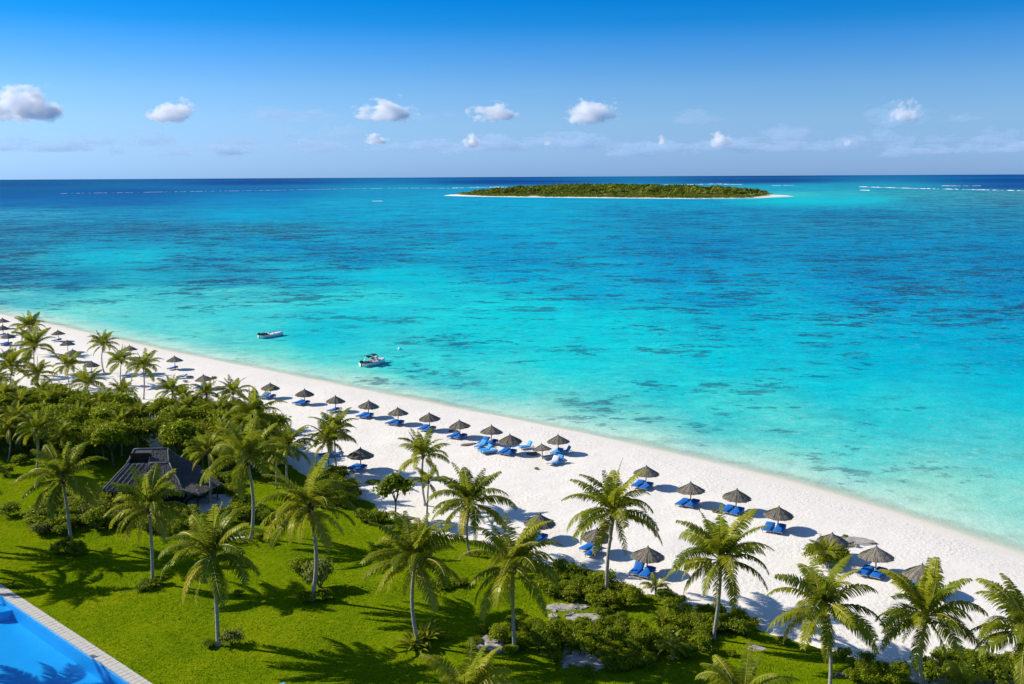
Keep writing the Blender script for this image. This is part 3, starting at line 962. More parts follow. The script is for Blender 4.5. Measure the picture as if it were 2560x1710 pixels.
def palm(base_px, crown_px, rad, label, seed, group=None, counts=(2, 4, 6, 6, 4, 1), nuts=5, base=None, wind=.12, young=False):
    r = random.Random(seed * 77 + 5)
    b = at(*base_px, .03) if base is None else Vector(base)
    c = upright(*crown_px, b) if not isinstance(crown_px, Vector) else crown_px
    t = thing('coconut_palm', label, 'palm tree', b, 0, group)
    rel = c - b
    rel.y += r.uniform(-.8, .6)
    k = rad / 4.3
    # trunk
    n = 12
    bow = Vector((r.uniform(-.55, .55), r.uniform(-.6, .6), 0)) * min(1, rel.z / 8)
    pts, rd = [], []
    for i in range(n + 1):
        s = i / n
        pts.append(Vector((rel.x * s ** 1.25, rel.y * s ** 1.25, rel.z * s - .15 * (1 - s))) + bow * math.sin(math.pi * s))
        rd.append((.19 - .05 * s + .17 * max(0, 1 - s / .07) ** 1.5) * max(.6, min(1.1, rel.z / 8)))
    mb = MB(); mb.tube(pts, rd, 9)
    ob('trunk', mb.me('palm_trunk', [MAT['trunk']], True), t)
    ob('crown_heart', heart, t, rel + Vector((0, 0, .12)), (0, 0, r.uniform(0, 6)), k * .92)
    ga = r.uniform(0, 6.28)
    for cls, cnt in zip(('spear', 'up', 'high', 'mid', 'low', 'dead'), counts):
        for i in range(cnt):
            ga += 2.39996 + r.uniform(-.22, .22)
            me = r.choice(FR[cls])
            sc = k * r.uniform(.9, 1.1)
            o = ob('frond', me, t, rel + Vector((math.cos(ga) * .12, math.sin(ga) * .12, .1)), None, (sc, sc, sc))
            o.rotation_euler = (r.uniform(-.35, .35), r.uniform(-.12, .12) + wind * -math.cos(ga), ga)
    for i in range(nuts):
        a = r.uniform(0, 6.28)
        ob('coconut', nut, t, rel + Vector((math.cos(a) * .36, math.sin(a) * .36, -.28 + r.uniform(-.15, .12))), (r.uniform(-.4, .4), r.uniform(-.4, .4), 0), r.uniform(.8, 1.1) * min(1, k + .1))
    return t

PALMS = [
 ((180,1369),(164,1198),4.4,'coconut palm whose drooping fronds hang over the lawn west of the thatched pavilion'),
 ((382,1456),(376,1272),4.2,'pale-trunked coconut palm before the thatched pavilion, between its dark shrubbery and the pool'),
 ((545,1614),(530,1398),4.4,'lone coconut palm standing nearest the swimming pool, shrubs at its foot'),
 ((780,1500),(775,1272),4.6,'coconut palm with a tall loose bush at its foot in mid lawn'),
 ((1047,1614),(1038,1405),4.4,'coconut palm with broad spiky plants clustered round its foot on the lawn'),
 ((1287,1625),(1283,1415),4.4,'coconut palm rising at the west end of the planting bed beside the round stone'),
 ((1518,1494),(1536,1288),4.6,'tallest coconut palm on the sand edge, its crown covering a lounger and parasol'),
 ((1783,1598),(1801,1400),4.4,'coconut palm leaning from the eastern planting bed over the sand'),
 ((2072,1745),(2064,1535),4.2,'coconut palm at the lawn corner below the bushy parasol'),
 ((2308,1745),(2313,1545),4.1,'dark-trunked coconut palm in front of the last parasol of the beach row'),
 ((2555,1800),(2572,1590),4.2,'coconut palm cut off by the eastern edge of the view'),
 ((1175,1390),(1177,1258),4.3,'slender coconut palm where lawn meets sand, beside the single parasol near the lawn'),
 ((1064,1262),(1058,1142),3.3,'coconut palm on the open sand whose crown rises above a smaller palm'),
 ((1067,1303),(1072,1205),2.2,'small narrow coconut palm directly below a bigger palm crown on the sand'),
 ((828,1193),(822,1106),3.2,'shorter front palm of the twin pair on the sand'),
 ((842,1174),(839,1080),3.5,'taller rear palm of the twin pair on the sand'),
 ((634,1172),(634,1042),4.2,'bushy coconut palm at the sand edge rising out of the eastern grove'),
 ((628,1346),(622,1150),4.9,'largest coconut palm beside the pavilion terrace with a white bench at its foot'),
 ((522,1263),(519,1136),2.9,'small coconut palm growing in the terrace planter behind the pavilion'),
 ((724,1232),(722,1120),3.4,'coconut palm between the large terrace palm and the twin pair'),
 ((584,1068),(584,985),2.9,'palm crown at the back of the eastern grove, second from its sand end'),
 ((515,1070),(515,990),2.7,'palm crown at the back of the eastern grove, below a parasol'),
 ((433,1066),(431,980),2.9,'palm crown at the western end of the eastern grove'),
 ((463,1075),(462,996),2.5,'small palm crown tucked inside the eastern grove near its western end'),
 ((90,1186),(88,1080),2.9,'palm with a bare pale trunk at the lawn edge under the western grove'),
 ((47,1135),(47,1046),2.6,'thin palm trunk in the shade at the far west lawn edge'),
 ((74,884),(74,820),3.7,'farthest coconut palm on the sand among the distant parasols'),
 ((86,938),(82,872),4.8,'wide coconut palm on the sand in front of the distant parasols'),
 ((260,930),(257,864),3.3,'lone slender coconut palm on open sand beside the water'),
 ((301,963),(300,908),3.2,'western palm of the pair hiding the fifth parasol on the sand'),
 ((359,998),(357,921),3.4,'double-trunked coconut palm beside the gap between the two groves'),
 ((175,968),(173,916),3.2,'coconut palm on the sand just behind the western grove'),
 ((222,1012),(221,962),3.3,'low coconut palm crown poking above the western grove by a parasol'),
 ((27,990),(27,926),4.4,'dark-hearted coconut palm at the far western edge of the beach'),
 ((92,996),(92,940),3.2,'coconut palm above the western grove beside the dark-hearted palm'),
 ((306,1040),(306,984),2.8,'low palm crown at the eastern tip of the western grove'),
 ((-8,1005),(-10,958),3.4,'palm crown half cut off by the western edge of the view'),
 ((110,1018),(108,978),2.6,'short palm crown on the rim of the western grove'),
 ((165,1075),(165,1010),2.4,'palm crown buried among broadleaf trees of the western grove'),
]
for i, (bp, cp, rad, lab) in enumerate(PALMS):
    small = i >= 12
    palm(bp, cp, rad, lab, i + 1, 'coconut palms along the beach', (3, 6, 6, 5, 5, 2) if not small else ((3, 5, 5, 5, 3, 0) if rad > 2.4 else (2, 3, 4, 2, 1, 0)), 6 if not small else 0)
# second stem of the double trunked palm belongs to it as seen; short palms whose crowns sit low
for bp, cp, rad, lab, cn in [
 ((1640,1492),(1639,1474),1.5,'young stemless palm on the sand edge before the raised-back loungers',(1,3,5,3,0,0)),
 ((1655,1580),(1654,1555),1.4,'thin upright young palm inside the eastern planting bed',(3,3,2,0,0,0)),
 ((1682,1650),(1680,1622),1.5,'young palm with drooping yellow fronds at the front of the planting bed',(1,2,4,4,2,0)),
 ((2068,1420),(2066,1388),1.9,'short bushy palm hiding the pole of a thatched parasol',(2,4,5,4,0,0)),
 ((2395,1750),(2398,1712),2.0,'upright young palm at the lower edge between dark bushes',(3,4,4,0,0,0)),
 ((1168,1925),(1166,1752),3.6,'palm crown just peeping in at the bottom below mid lawn',(2,4,6,5,3,0)),
 ((1862,1935),(1858,1762),3.4,'grey-green palm crown just peeping in at the bottom below the eastern lawn',(2,5,6,5,3,0)),
 ((213,1090),(213,1042),2.1,'upright young palm fronds sticking out of the western grove',(3,3,1,0,0,0)),
 ]:
    palm(bp, cp, rad, lab, hash(lab) % 1000 if False else len(lab) * 13 + int(bp[0]), 'short palms', cn, 0)
# two palms standing just west of the frame throw the long shadows on the lawn and pool
for bp, cp in (((-150, 1430), (-150, 1240)), ((-300, 1600), (-300, 1370)), ((-90, 1370), (-95, 1190))):
    palm(bp, cp, 4.4, 'coconut palm beyond the pool whose long shadow crosses the lawn', int(-bp[0]), 'palms shading the pool', nuts=0)

# ------------------------------------------------------------------ broadleaf trees and shrubs
def leafy(name, seed, clumps, per, leaf, rx, ry, rz, zc, mat, csize=.42, aspect=.6):
    r = np.random.default_rng(seed)
    u = r.normal(size=(clumps, 3)); u /= np.linalg.norm(u, axis=1)[:, None]
    u[:, 2] = np.where(u[:, 2] < -.35, -u[:, 2], u[:, 2])
    cen = u * (r.random(clumps) ** .45)[:, None] * [rx, ry, rz] * .80
    cs = csize * min(rx, ry) * r.uniform(.65, 1.25, clumps)
    ctint = np.clip(r.normal(.45, .22, clumps), 0, 1)
    i = np.repeat(np.arange(clumps), per)
    d = r.normal(size=(len(i), 3)); d /= np.linalg.norm(d, axis=1)[:, None]
    d[:, 2] = np.where(d[:, 2] < -.3, -d[:, 2] * .7, d[:, 2])
    pos = cen[i] + d * (cs[i] * r.uniform(.45, 1.22, len(i)))[:, None] * [1, 1, .8] + [0, 0, zc]
    pos[:, 2] = np.maximum(pos[:, 2], .06)
    v, f, tn = leaf_quads(pos, d, np.full(len(i), leaf), r, np.clip(ctint[i] + r.normal(0, .16, len(i)), 0, 1), aspect)
    me = mesh(name, v, f, [mat])
    vattr(me, 'tint', tn)
    return me
def limbs_mesh(seed, h, spread, r0=.16):
    r = random.Random(seed)
    mb = MB()
    fork = Vector((r.uniform(-.2, .2), r.uniform(-.2, .2), h * .42))
    mb.tube([(0, 0, -.1), fork * .5 + Vector((r.uniform(-.1, .1), 0, 0)), fork], [r0, r0 * .8, r0 * .7], 7)
    for i in range(6):
        a = i * 1.047 + r.uniform(-.3, .3)
        e = fork + Vector((math.cos(a) * spread * r.uniform(.5, .8), math.sin(a) * spread * r.uniform(.5, .8), h * r.uniform(.25, .5)))
        m_ = fork.lerp(e, .5) + Vector((0, 0, h * .05))
        mb.tube([fork, m_, e], [r0 * .55, r0 * .38, r0 * .12], 5)
    return mb.me('trunk', [MAT['bark']], True)

TREES = [(leafy('tree_crown', 100 + i, 52, 64, .46, 3.0, 3.0, 2.3, 4.1, MAT['leaf' if i % 2 else 'leaf_yellow'], .40), limbs_mesh(100 + i, 5.6, 2.6)) for i in range(6)]
def broad_tree(p, sc, label, seed, group=None, var=None, flat=1.0):
    r = random.Random(seed)
    cr, tr = TREES[r.randrange(len(TREES)) if var is None else var]
    t = thing('broadleaf_tree', label, 'tree', p, r.uniform(0, 6.28), group, (sc, sc, sc * flat))
    o = ob('crown', cr, t); tag(o, kind='stuff')
    ob('trunk', tr, t)
    return t

def fill(poly_px, spacing, seed, n=4000):
    P = np.array([at(x, y).to_2d() for x, y in poly_px])
    r = np.random.default_rng(seed)
    lo, hi = P.min(0), P.max(0)
    c = np.c_[r.uniform(lo[0], hi[0], n), r.uniform(lo[1], hi[1], n)]
    c = c[in_poly(c, P)]
    out = []
    for q in c:
        if all((q[0] - o[0]) ** 2 + (q[1] - o[1]) ** 2 > spacing ** 2 for o in out):
            out.append(q)
    return out

def near_label(label, q, marks):
    """the label with the landmark it stands next to"""
    if not marks: return label
    d = [((q[0] - m[0].x) ** 2 + (q[1] - m[0].y) ** 2, m[1]) for m in marks]
    return ' '.join((label + ' ' + min(d)[1]).split()[:16])
def marks_(*a): return [(at(x, y), t) for x, y, t in a]
GROVE_W = marks_((-60, 1070, 'on its beach side at the frame edge'), (60, 1060, 'on its beach side below the dark-hearted palm'), (180, 1075, 'on its beach side round the buried palm crown'), (290, 1090, 'on its beach side near its eastern tip'), (360, 1120, 'at its eastern tip beside the sand gap'),
                (-60, 1140, 'on its lawn side at the frame edge'), (60, 1130, 'on its lawn side near the thin trunk'), (130, 1140, 'on its lawn side by the bare pale trunk'), (230, 1160, 'on its lawn side west of the pavilion roof'), (330, 1150, 'right behind the pavilion ridge'))
GROVE_E = marks_((420, 1105, 'beside the sand gap'), (490, 1085, 'on its beach side below the palm crowns'), (580, 1100, 'on its beach side by the bushy palm'), (670, 1150, 'at its eastern tip by the sand'), (460, 1165, 'on its lawn side behind the pavilion'), (560, 1180, 'on its lawn side behind the terrace palm'), (650, 1180, 'on its lawn side behind the large terrace palm'))
for i, q in enumerate(fill([(-140,1050),(0,1046),(110,1050),(230,1064),(330,1080),(372,1100),(378,1150),(330,1162),(260,1175),(200,1172),(130,1150),(60,1140),(-140,1160)], 3.3, 1)):
    broad_tree((q[0], q[1], 0), random.Random(i).uniform(.76, 1.08), near_label('broadleaf tree in the western grove', q, GROVE_W), i, 'trees of the western grove')
for i, q in enumerate(fill([(412,1085),(480,1074),(560,1080),(640,1110),(705,1158),(690,1195),(600,1195),(520,1185),(450,1172),(415,1150)], 3.2, 2)):
    broad_tree((q[0], q[1], 0), random.Random(i + 50).uniform(.78, 1.04), near_label('broadleaf tree in the eastern grove', q, GROVE_E), i + 100, 'trees of the eastern grove')
for i, (x, y, rad) in enumerate([(20, 992, 3.0), (58, 1008, 2.6), (135, 1004, 2.8), (252, 1016, 2.8), (190, 1050, 2.4), (305, 1062, 2.6), (100, 1070, 2.6), (345, 1040, 2.5), (-20, 1040, 2.8), (20, 1075, 2.4), (160, 1090, 2.3)]):
    b = at(x, y + 78)
    palm((x, y + 78), (x, y), rad, near_label('palm crown rising from the western grove', b, GROVE_W), 700 + i, 'palms inside the groves', (3, 5, 5, 4, 2, 0), 0)
for i, (x, y, rad) in enumerate([(470, 1022, 2.6), (548, 1030, 2.8), (605, 1062, 2.6), (662, 1092, 2.7), (692, 1140, 2.5), (440, 1050, 2.3), (560, 1085, 2.4)]):
    b = at(x, y + 82)
    palm((x, y + 82), (x, y), rad, near_label('palm crown rising from the eastern grove', b, GROVE_E), 730 + i, 'palms inside the groves', (3, 5, 5, 4, 2, 0), 0)
t = thing('broadleaf_tree', 'small dark two-tiered broadleaf tree standing alone where sand meets lawn', 'tree', at(988, 1304), .4, None, 1.3)
tag(ob('crown', leafy('tree_crown', 905, 17, 62, .42, 1.75, 1.5, 2.1, 2.9, MAT['leaf_dark'], .46), t), kind='stuff')
ob('trunk', limbs_mesh(905, 4.4, 1.5, .11), t)
t = thing('round_headed_sapling', 'small round-headed sapling on a bare stick beside a parasol on the sand', 'tree', at(535, 965))
_b = MB(); _b.tube([(0, 0, -.1), (0, 0, 1.4)], .06, 6); ob('trunk', _b.me('sapling_stem', [MAT['bark']]), t)
tag(ob('crown', leafy('sapling_crown', 9, 10, 40, .22, .85, .85, .5, 1.45, MAT['leaf_dark']), t), kind='stuff')

SHR = {}
def shrub_variants():
    for kind, mat in (('leaf', 'leaf'), ('dark', 'leaf_dark'), ('pale', 'leaf_pale'), ('yellow', 'leaf_yellow')):
        SHR[kind] = [leafy('shrub_foliage', 300 + i + len(kind) * 10, 24, 52, .20, 1.0, 1.0, .75, .62, MAT[mat], .42) for i in range(3)]
    mb = MB()
    r = random.Random(4)
    for i in range(7):
        a = i * .9
        mb.tube([(0, 0, -.05), (math.cos(a) * .25, math.sin(a) * .25, .4), (math.cos(a) * .6, math.sin(a) * .6, .85 + r.uniform(-.1, .2))], [.035, .025, .01], 4)
    SHR['stem'] = mb.me('shrub_stem', [MAT['bark']])
shrub_variants()
def shrub(p, sc, kind, label, seed, group=None, zs=1.0):
    r = random.Random(seed * 3 + 1)
    t = thing('shrub', label, 'shrub', (p[0], p[1], .03), r.uniform(0, 6.28), group, (sc, sc, sc * zs))
    tag(ob('foliage', r.choice(SHR[kind]), t), kind='stuff')
    ob('stem', SHR['stem'], t)
    return t
def bed(crop, poly, spacing, seed, kinds, lo, hi, label, group, marks=()):
    x0, y0, s = crop
    for i, q in enumerate(fill([(x0 + x * s, y0 + y * s) for x, y in poly], spacing, seed)):
        r = random.Random(seed * 1000 + i)
        kd = r.choice(kinds)
        lb = near_label({'dark': 'dark ', 'leaf': '', 'pale': 'pale ', 'yellow': 'yellowish '}[kd] + label, q, marks)
        shrub(q, r.uniform(lo, hi), kd, lb, seed * 1000 + i, group, r.uniform(.8, 1.1))
C1 = (1150, 1250, .3194)
C2 = (1800, 1250, .3237)
C4 = (0, 1000, .2555)
bed(C1, [(700,580),(800,560),(990,620),(1120,640),(1160,700),(1330,740),(1440,800),(1400,830),(1100,850),(960,800),(860,810),(740,780),(640,740)], 1.25, 11, ['leaf', 'leaf', 'yellow', 'dark'], .9, 1.3, 'glossy bush at the sand edge', 'bushes at the sand edge', marks_((1390, 1440, 'at its western point'), (1440, 1470, 'west of the tallest palm'), (1518, 1500, 'at the foot of the tallest palm'), (1580, 1510, 'east of the tallest palm'), (1450, 1510, 'above the stone slabs')))
bed(C1, [(290,1050),(420,1010),(700,1000),(900,1000),(1300,1020),(1550,1030),(1720,1060),(1950,1040),(1980,1120),(1950,1220),(1800,1250),(1600,1240),(1500,1220),(1150,1210),(1000,1200),(800,1200),(560,1200),(460,1190),(420,1130),(300,1130)], 1.15, 12, ['leaf', 'dark', 'leaf', 'dark'], .75, 1.1, 'leafy bush in the long planting bed', 'bushes of the long planting bed', marks_((1240, 1590, 'by the round boulder'), (1290, 1625, 'round the western palm foot'), (1350, 1580, 'behind the western palm'), (1380, 1630, 'west of the gravelly rock'), (1460, 1580, 'below the broad paving rock'), (1460, 1630, 'above the gravelly rock'), (1560, 1580, 'in the bed centre'), (1560, 1635, 'along the front hedge'), (1650, 1570, 'by the thin young palm'), (1680, 1630, 'round the yellow young palm'), (1760, 1600, 'at the foot of the leaning palm')))
bed(C1, [(1580,780),(1700,800),(1740,890),(2050,900),(2200,920),(2340,1010),(2330,1100),(2200,1080),(2000,1040),(1850,1010),(1720,1000),(1620,960)], 1.2, 13, ['leaf', 'dark', 'leaf'], .75, 1.1, 'bush bordering the sand', 'bushes below the leaning palm', marks_((1660, 1500, 'below the stemless young palm'), (1700, 1540, 'at the bulge of the bed'), (1790, 1550, 'behind the leaning palm'), (1850, 1570, 'just east of the leaning palm'), (1890, 1590, 'at the far east end of the bed')))
bed(C1, [(1150,1230),(1480,1210),(1500,1310),(1400,1330),(1200,1370),(1150,1350)], .95, 14, ['dark', 'leaf'], .6, .85, 'low clipped bush in the front hedge of the planting bed', 'front hedge bushes')
bed(C2, [(880,1190),(1120,1280),(1300,1340),(1490,1410),(1490,1440),(1000,1440),(990,1390),(1080,1350),(900,1260)], 1.15, 15, ['dark', 'leaf'], .7, 1.05, 'bush along the sand edge east of the corner palm', 'bushes at the eastern sand edge')
bed(C2, [(1530,1330),(1720,1260),(1900,1290),(2040,1290),(2348,1260),(2400,1440),(1560,1440)], 1.25, 16, ['dark', 'dark', 'leaf'], 1.0, 1.4, 'bush in the corner thicket', 'thicket at the lower eastern corner', marks_((2310, 1690, 'round the dark palm trunk'), (2380, 1670, 'just east of the dark palm trunk'), (2470, 1670, 'in the middle of its top edge'), (2550, 1680, 'at the eastern frame edge')))
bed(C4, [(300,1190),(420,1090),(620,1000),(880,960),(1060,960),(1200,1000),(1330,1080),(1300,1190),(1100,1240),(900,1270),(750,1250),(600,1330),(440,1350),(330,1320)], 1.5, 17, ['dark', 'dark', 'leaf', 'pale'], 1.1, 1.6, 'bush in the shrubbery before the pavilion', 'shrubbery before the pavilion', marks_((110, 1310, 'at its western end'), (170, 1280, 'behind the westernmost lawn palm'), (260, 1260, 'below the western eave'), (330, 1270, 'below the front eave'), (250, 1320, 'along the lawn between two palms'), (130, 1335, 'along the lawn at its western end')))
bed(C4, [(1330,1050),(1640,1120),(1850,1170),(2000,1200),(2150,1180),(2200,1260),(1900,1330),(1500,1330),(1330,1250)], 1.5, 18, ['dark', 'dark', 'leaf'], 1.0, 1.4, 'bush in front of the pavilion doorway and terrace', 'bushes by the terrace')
bed((800, 980, .2896), [(0,800),(90,740),(200,780),(320,880),(330,960),(200,1000),(40,1000),(-120,900)], 1.6, 19, ['dark', 'leaf', 'yellow'], 1.1, 1.5, 'bush in the clump at the sand edge near the twin palms', 'bushes near the twin palms')
bed(C4, [(1850,800),(1990,760),(2250,820),(2340,900),(2330,960),(2240,930),(2100,900)], 1.6, 20, ['dark'], 1.0, 1.4, 'bush behind the pavilion terrace', 'bushes behind the terrace')
bed(C4, [(2260,1100),(2400,1080),(2640,1150),(2640,1200),(2480,1210),(2300,1190)], 1.5, 22, ['dark', 'dark', 'leaf'], 1.0, 1.5, 'bush between the white bench and the large terrace palm', 'bushes by the white bench')
bed(C1, [(1050,830),(1250,880),(1350,930),(1300,990),(1100,960),(1040,900)], 1.2, 23, ['dark', 'leaf'], .55, .8, 'low bush beside the stone path in the planting bed', 'bushes beside the stone path')
bed(C4, [(-40,480),(120,500),(330,490),(440,520),(420,600),(300,560),(120,560),(-40,560)], 1.7, 24, ['leaf', 'dark'], .9, 1.3, 'undergrowth bush in the shade along the western grove', 'undergrowth of the western grove')
for i, (x, y, sc, kd, lab, zs) in enumerate([
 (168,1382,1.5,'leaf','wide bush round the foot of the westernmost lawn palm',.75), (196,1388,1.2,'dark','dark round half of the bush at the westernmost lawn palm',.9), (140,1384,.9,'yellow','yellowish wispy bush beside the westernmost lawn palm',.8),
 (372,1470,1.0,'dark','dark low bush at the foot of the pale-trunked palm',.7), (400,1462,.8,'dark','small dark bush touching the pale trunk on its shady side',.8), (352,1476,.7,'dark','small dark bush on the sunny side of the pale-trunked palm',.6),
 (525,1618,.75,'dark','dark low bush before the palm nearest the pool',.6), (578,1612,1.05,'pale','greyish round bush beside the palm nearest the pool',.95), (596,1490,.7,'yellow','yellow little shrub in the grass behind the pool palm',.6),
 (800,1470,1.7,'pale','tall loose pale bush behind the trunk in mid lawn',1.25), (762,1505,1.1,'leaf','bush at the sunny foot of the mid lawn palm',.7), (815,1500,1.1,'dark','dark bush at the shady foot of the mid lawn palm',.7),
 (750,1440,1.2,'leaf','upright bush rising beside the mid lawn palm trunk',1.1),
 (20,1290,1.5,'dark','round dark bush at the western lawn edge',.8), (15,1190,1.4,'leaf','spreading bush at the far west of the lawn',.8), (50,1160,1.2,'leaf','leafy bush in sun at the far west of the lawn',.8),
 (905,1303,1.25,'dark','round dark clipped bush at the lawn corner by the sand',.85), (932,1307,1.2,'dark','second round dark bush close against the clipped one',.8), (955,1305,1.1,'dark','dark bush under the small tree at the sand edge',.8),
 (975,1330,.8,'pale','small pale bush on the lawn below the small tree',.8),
 (1278,1632,.8,'leaf','low bush round the foot of the palm beside the round stone',.7), (1210,1580,.7,'yellow','small yellow bush beside the round stone',.7), (1190,1610,.6,'yellow','tiny yellow bush in front of the round stone',.7),
 (1100,1470,1.3,'dark','spreading dark bush on the lawn behind the spiky plants',.5), (1150,1462,1.1,'dark','dark bush on the lawn beside the fallen frond',.5), (1010,1395,.8,'leaf','little bush in the grass north of the spiky palm',.8),
 (2040,1402,1.3,'yellow','yellow-green bush at the sunny side of the hidden parasol',1.1), (2095,1405,1.2,'leaf','green bush at the shady side of the hidden parasol',1.0), (2066,1416,1.2,'leaf','bush in front of the hidden parasol pole',.9),
 (650,1352,.8,'yellow','yellow-leaved bush at the foot of the large terrace palm',.8), (676,1362,.7,'leaf','leafy bush east of the large terrace palm foot',.7), 
 (500,1250,.9,'leaf','bush in the stone planter on the terrace',.6), (555,1232,1.0,'dark','dark bush at the back rim of the terrace',.8),
 (1395,1650,.7,'leaf','bush at the corner of the grey gravel patch',.7), (1470,1685,.8,'yellow','yellow-green bush in front of the gravel patch',.6),
 (1960,1612,.7,'dark','dark bush between lawn corner and sand',.7), (1830,1640,.5,'leaf','small leafy bush on the eastern lawn',.7), (700,1545,.0,'leaf','',1)]):
    if sc: shrub(at(x, y), sc, kd, lab, 7000 + i, None, zs)

def spiky(p, sc, label, seed, n=16, mat='leaf_yellow'):
    r = random.Random(seed)
    t = thing('spiky_plant', label, 'plant', (p[0], p[1], .03), r.uniform(0, 6), 'spiky plants on the lawn')
    for i in range(n):
        a = i * 2.4
        e = R(r.uniform(30, 82))
        L = sc * r.uniform(.9, 1.5)
        w = .13 * sc
        d = Vector((math.cos(a), math.sin(a), 0)); s_ = Vector((-math.sin(a), math.cos(a), 0))
        pts = []
        q = Vector((0, 0, 0)); ee = e
        for k_ in range(5):
            pts.append((q.copy(), w * (.5, 1, 1, .7, .05)[k_]))
            q = q + (d * math.cos(ee) + Vector((0, 0, 1)) * math.sin(ee)) * L / 4
            ee -= R(18)
        v = [x for q_, w_ in pts for x in (q_ - s_ * w_, q_ + Vector((0, 0, -w_ * .5)), q_ + s_ * w_)]
        f = [(3 * k_ + j, 3 * k_ + j + 1, 3 * k_ + j + 4, 3 * k_ + j + 3) for k_ in range(4) for j in range(2)]
        me = mesh('leaf', v, f, [MAT[mat]])
        vattr(me, 'tint', [r.random()] * len(v))
        ob('leaf', me, t)
for i, (x, y, sc, lab) in enumerate([(1030,1618,1.6,'spiky broad-leaved plant on the sunny side of the palm foot'), (1062,1606,1.9,'tall spiky plant standing on the shady side of the palm foot'), (1075,1590,1.4,'spiky plant with upright leaves behind the palm foot'), (1050,1628,1.0,'low spiky plant in front of the palm foot'),
                             (1385,1648,.8,'small spiky tuft beside the gravel patch'), (30,1470,.7,'small spiky tuft in the grass by the pool corner')]):
    spiky(at(x, y), sc, lab, 40 + i)

# ------------------------------------------------------------------ thatched parasols
def parasol_meshes(seed):
    r = random.Random(seed)
    nr = 40
    prof = [(0, 1.03), (.10, .92), (.40, .74), (.85, .50), (1.30, .24), (1.62, .06), (1.70, -.02)]
    wob = [1 + .018 * math.sin(10 * 2 * math.pi * k / nr) + r.uniform(-.02, .02) for k in range(nr)]
    v, f = [], []
    for i, (rad, z) in enumerate(prof):
        for k in range(nr):
            a = 2 * math.pi * k / nr
            rr = rad * (1 + (wob[k] - 1) * min(1, rad))
            v.append((rr * math.cos(a), rr * math.sin(a), z + .025 * math.cos(10 * a) * min(1, rad) + (r.uniform(-.015, .015) if i else 0)))
    for i in range(len(prof) - 1):
        for k in range(nr):
            f.append((i * nr + k, i * nr + (k + 1) % nr, (i + 1) * nr + (k + 1) % nr, (i + 1) * nr + k))
    # underside
    b = (len(prof) - 1) * nr
    c = len(v); v.append((0, 0, .86))
    f += [(b + k, b + (k + 1) % nr, c) for k in range(nr)]
    cone = mesh('canopy', v, [q[::-1] for q in f], [MAT['thatch']], False)
    vattr(cone, 'tint', [.3 + .3 * r.random() for _ in v])
    # strands laid over it in courses
    sv, sf, st = [], [], []
    def surf(rad):
        return float(np.interp(rad, [p[0] for p in prof], [p[1] for p in prof]))
    for r0, r1, cnt, lift in ((1.12, 1.76, 210, .035), (.62, 1.28, 150, .05), (.18, .78, 90, .065), (.0, .34, 36, .09)):
        for i in range(cnt):
            a = 2 * math.pi * (i + r.uniform(-.5, .5)) / cnt
            e = r1 + r.uniform(-.13, .06)
            w = r.uniform(.018, .04)
            n0 = len(sv)
            da = r.uniform(-.05, .05)
            zz = lift + r.uniform(-.02, .02)
            for rad, aa in ((r0, a), ((r0 + e) / 2, a + da / 2), (e, a + da)):
                z = surf(rad) + zz - (.03 if rad == e else 0) + .025 * math.cos(10 * aa) * min(1, rad)
                ww = w if rad > .1 else .005
                for sg in (-1, 1):
                    sv.append((rad * math.cos(aa) - sg * ww * math.sin(aa), rad * math.sin(aa) + sg * ww * math.cos(aa), z + (.012 if sg > 0 else 0)))
            tnt = min(1, max(0, r.gauss(.5, .27)))
            st += [tnt] * 6
            sf += [(n0, n0 + 1, n0 + 3, n0 + 2), (n0 + 2, n0 + 3, n0 + 5, n0 + 4)]
    th = mesh('thatch', sv, sf, [MAT['thatch']])
    vattr(th, 'tint', st)
    return cone, th
PAR = [parasol_meshes(i) for i in range(4)]
_b = MB(); _b.tube([(0, 0, -.3), (0, 0, 2.5)], [.075, .06], 8); PAR_POLE = _b.me('parasol_pole', [MAT['pole']], True)
_b = MB(); _b.tube([(0, 0, 0), (0, 0, .12), (0, 0, .24)], [.10, .08, .02], 8); PAR_CAP = _b.me('parasol_cap', [MAT['thatch']], True)
vattr(PAR_CAP, 'tint', [.4] * len(PAR_CAP.vertices))
_b = MB()
for k in range(10):
    a = 2 * math.pi * k / 10
    _b.tube([(0, 0, 2.42), (1.6 * math.cos(a), 1.6 * math.sin(a), 1.69)], .022, 4)
PAR_RIBS = _b.me('parasol_ribs', [MAT['pole']])

def ground_z(x, y):
    P = np.array([[x, y]])
    s = -shore_dist(P)
    return float(sand_z(P, s)[0])

def parasol(base_px, label, seed, sc=1.0, tilt=(0, 0)):
    r = random.Random(seed)
    b = at(*base_px)
    t = thing('thatched_parasol', label, 'parasol', (b.x, b.y, ground_z(b.x, b.y)), r.uniform(0, 6.28), 'thatched parasols on the beach', sc)
    t.rotation_euler = (tilt[0] + r.uniform(-.05, .05), tilt[1] + r.uniform(-.05, .05), r.uniform(0, 6.28))
    cone, th = r.choice(PAR)
    ob('pole', PAR_POLE, t)
    c = ob('canopy', cone, t, (0, 0, 1.68))
    tag(ob('thatch', th, c), kind='stuff')
    ob('cap', PAR_CAP, t, (0, 0, 2.70))
    tag(ob('rib_frame', PAR_RIBS, t), kind='stuff')
    return t

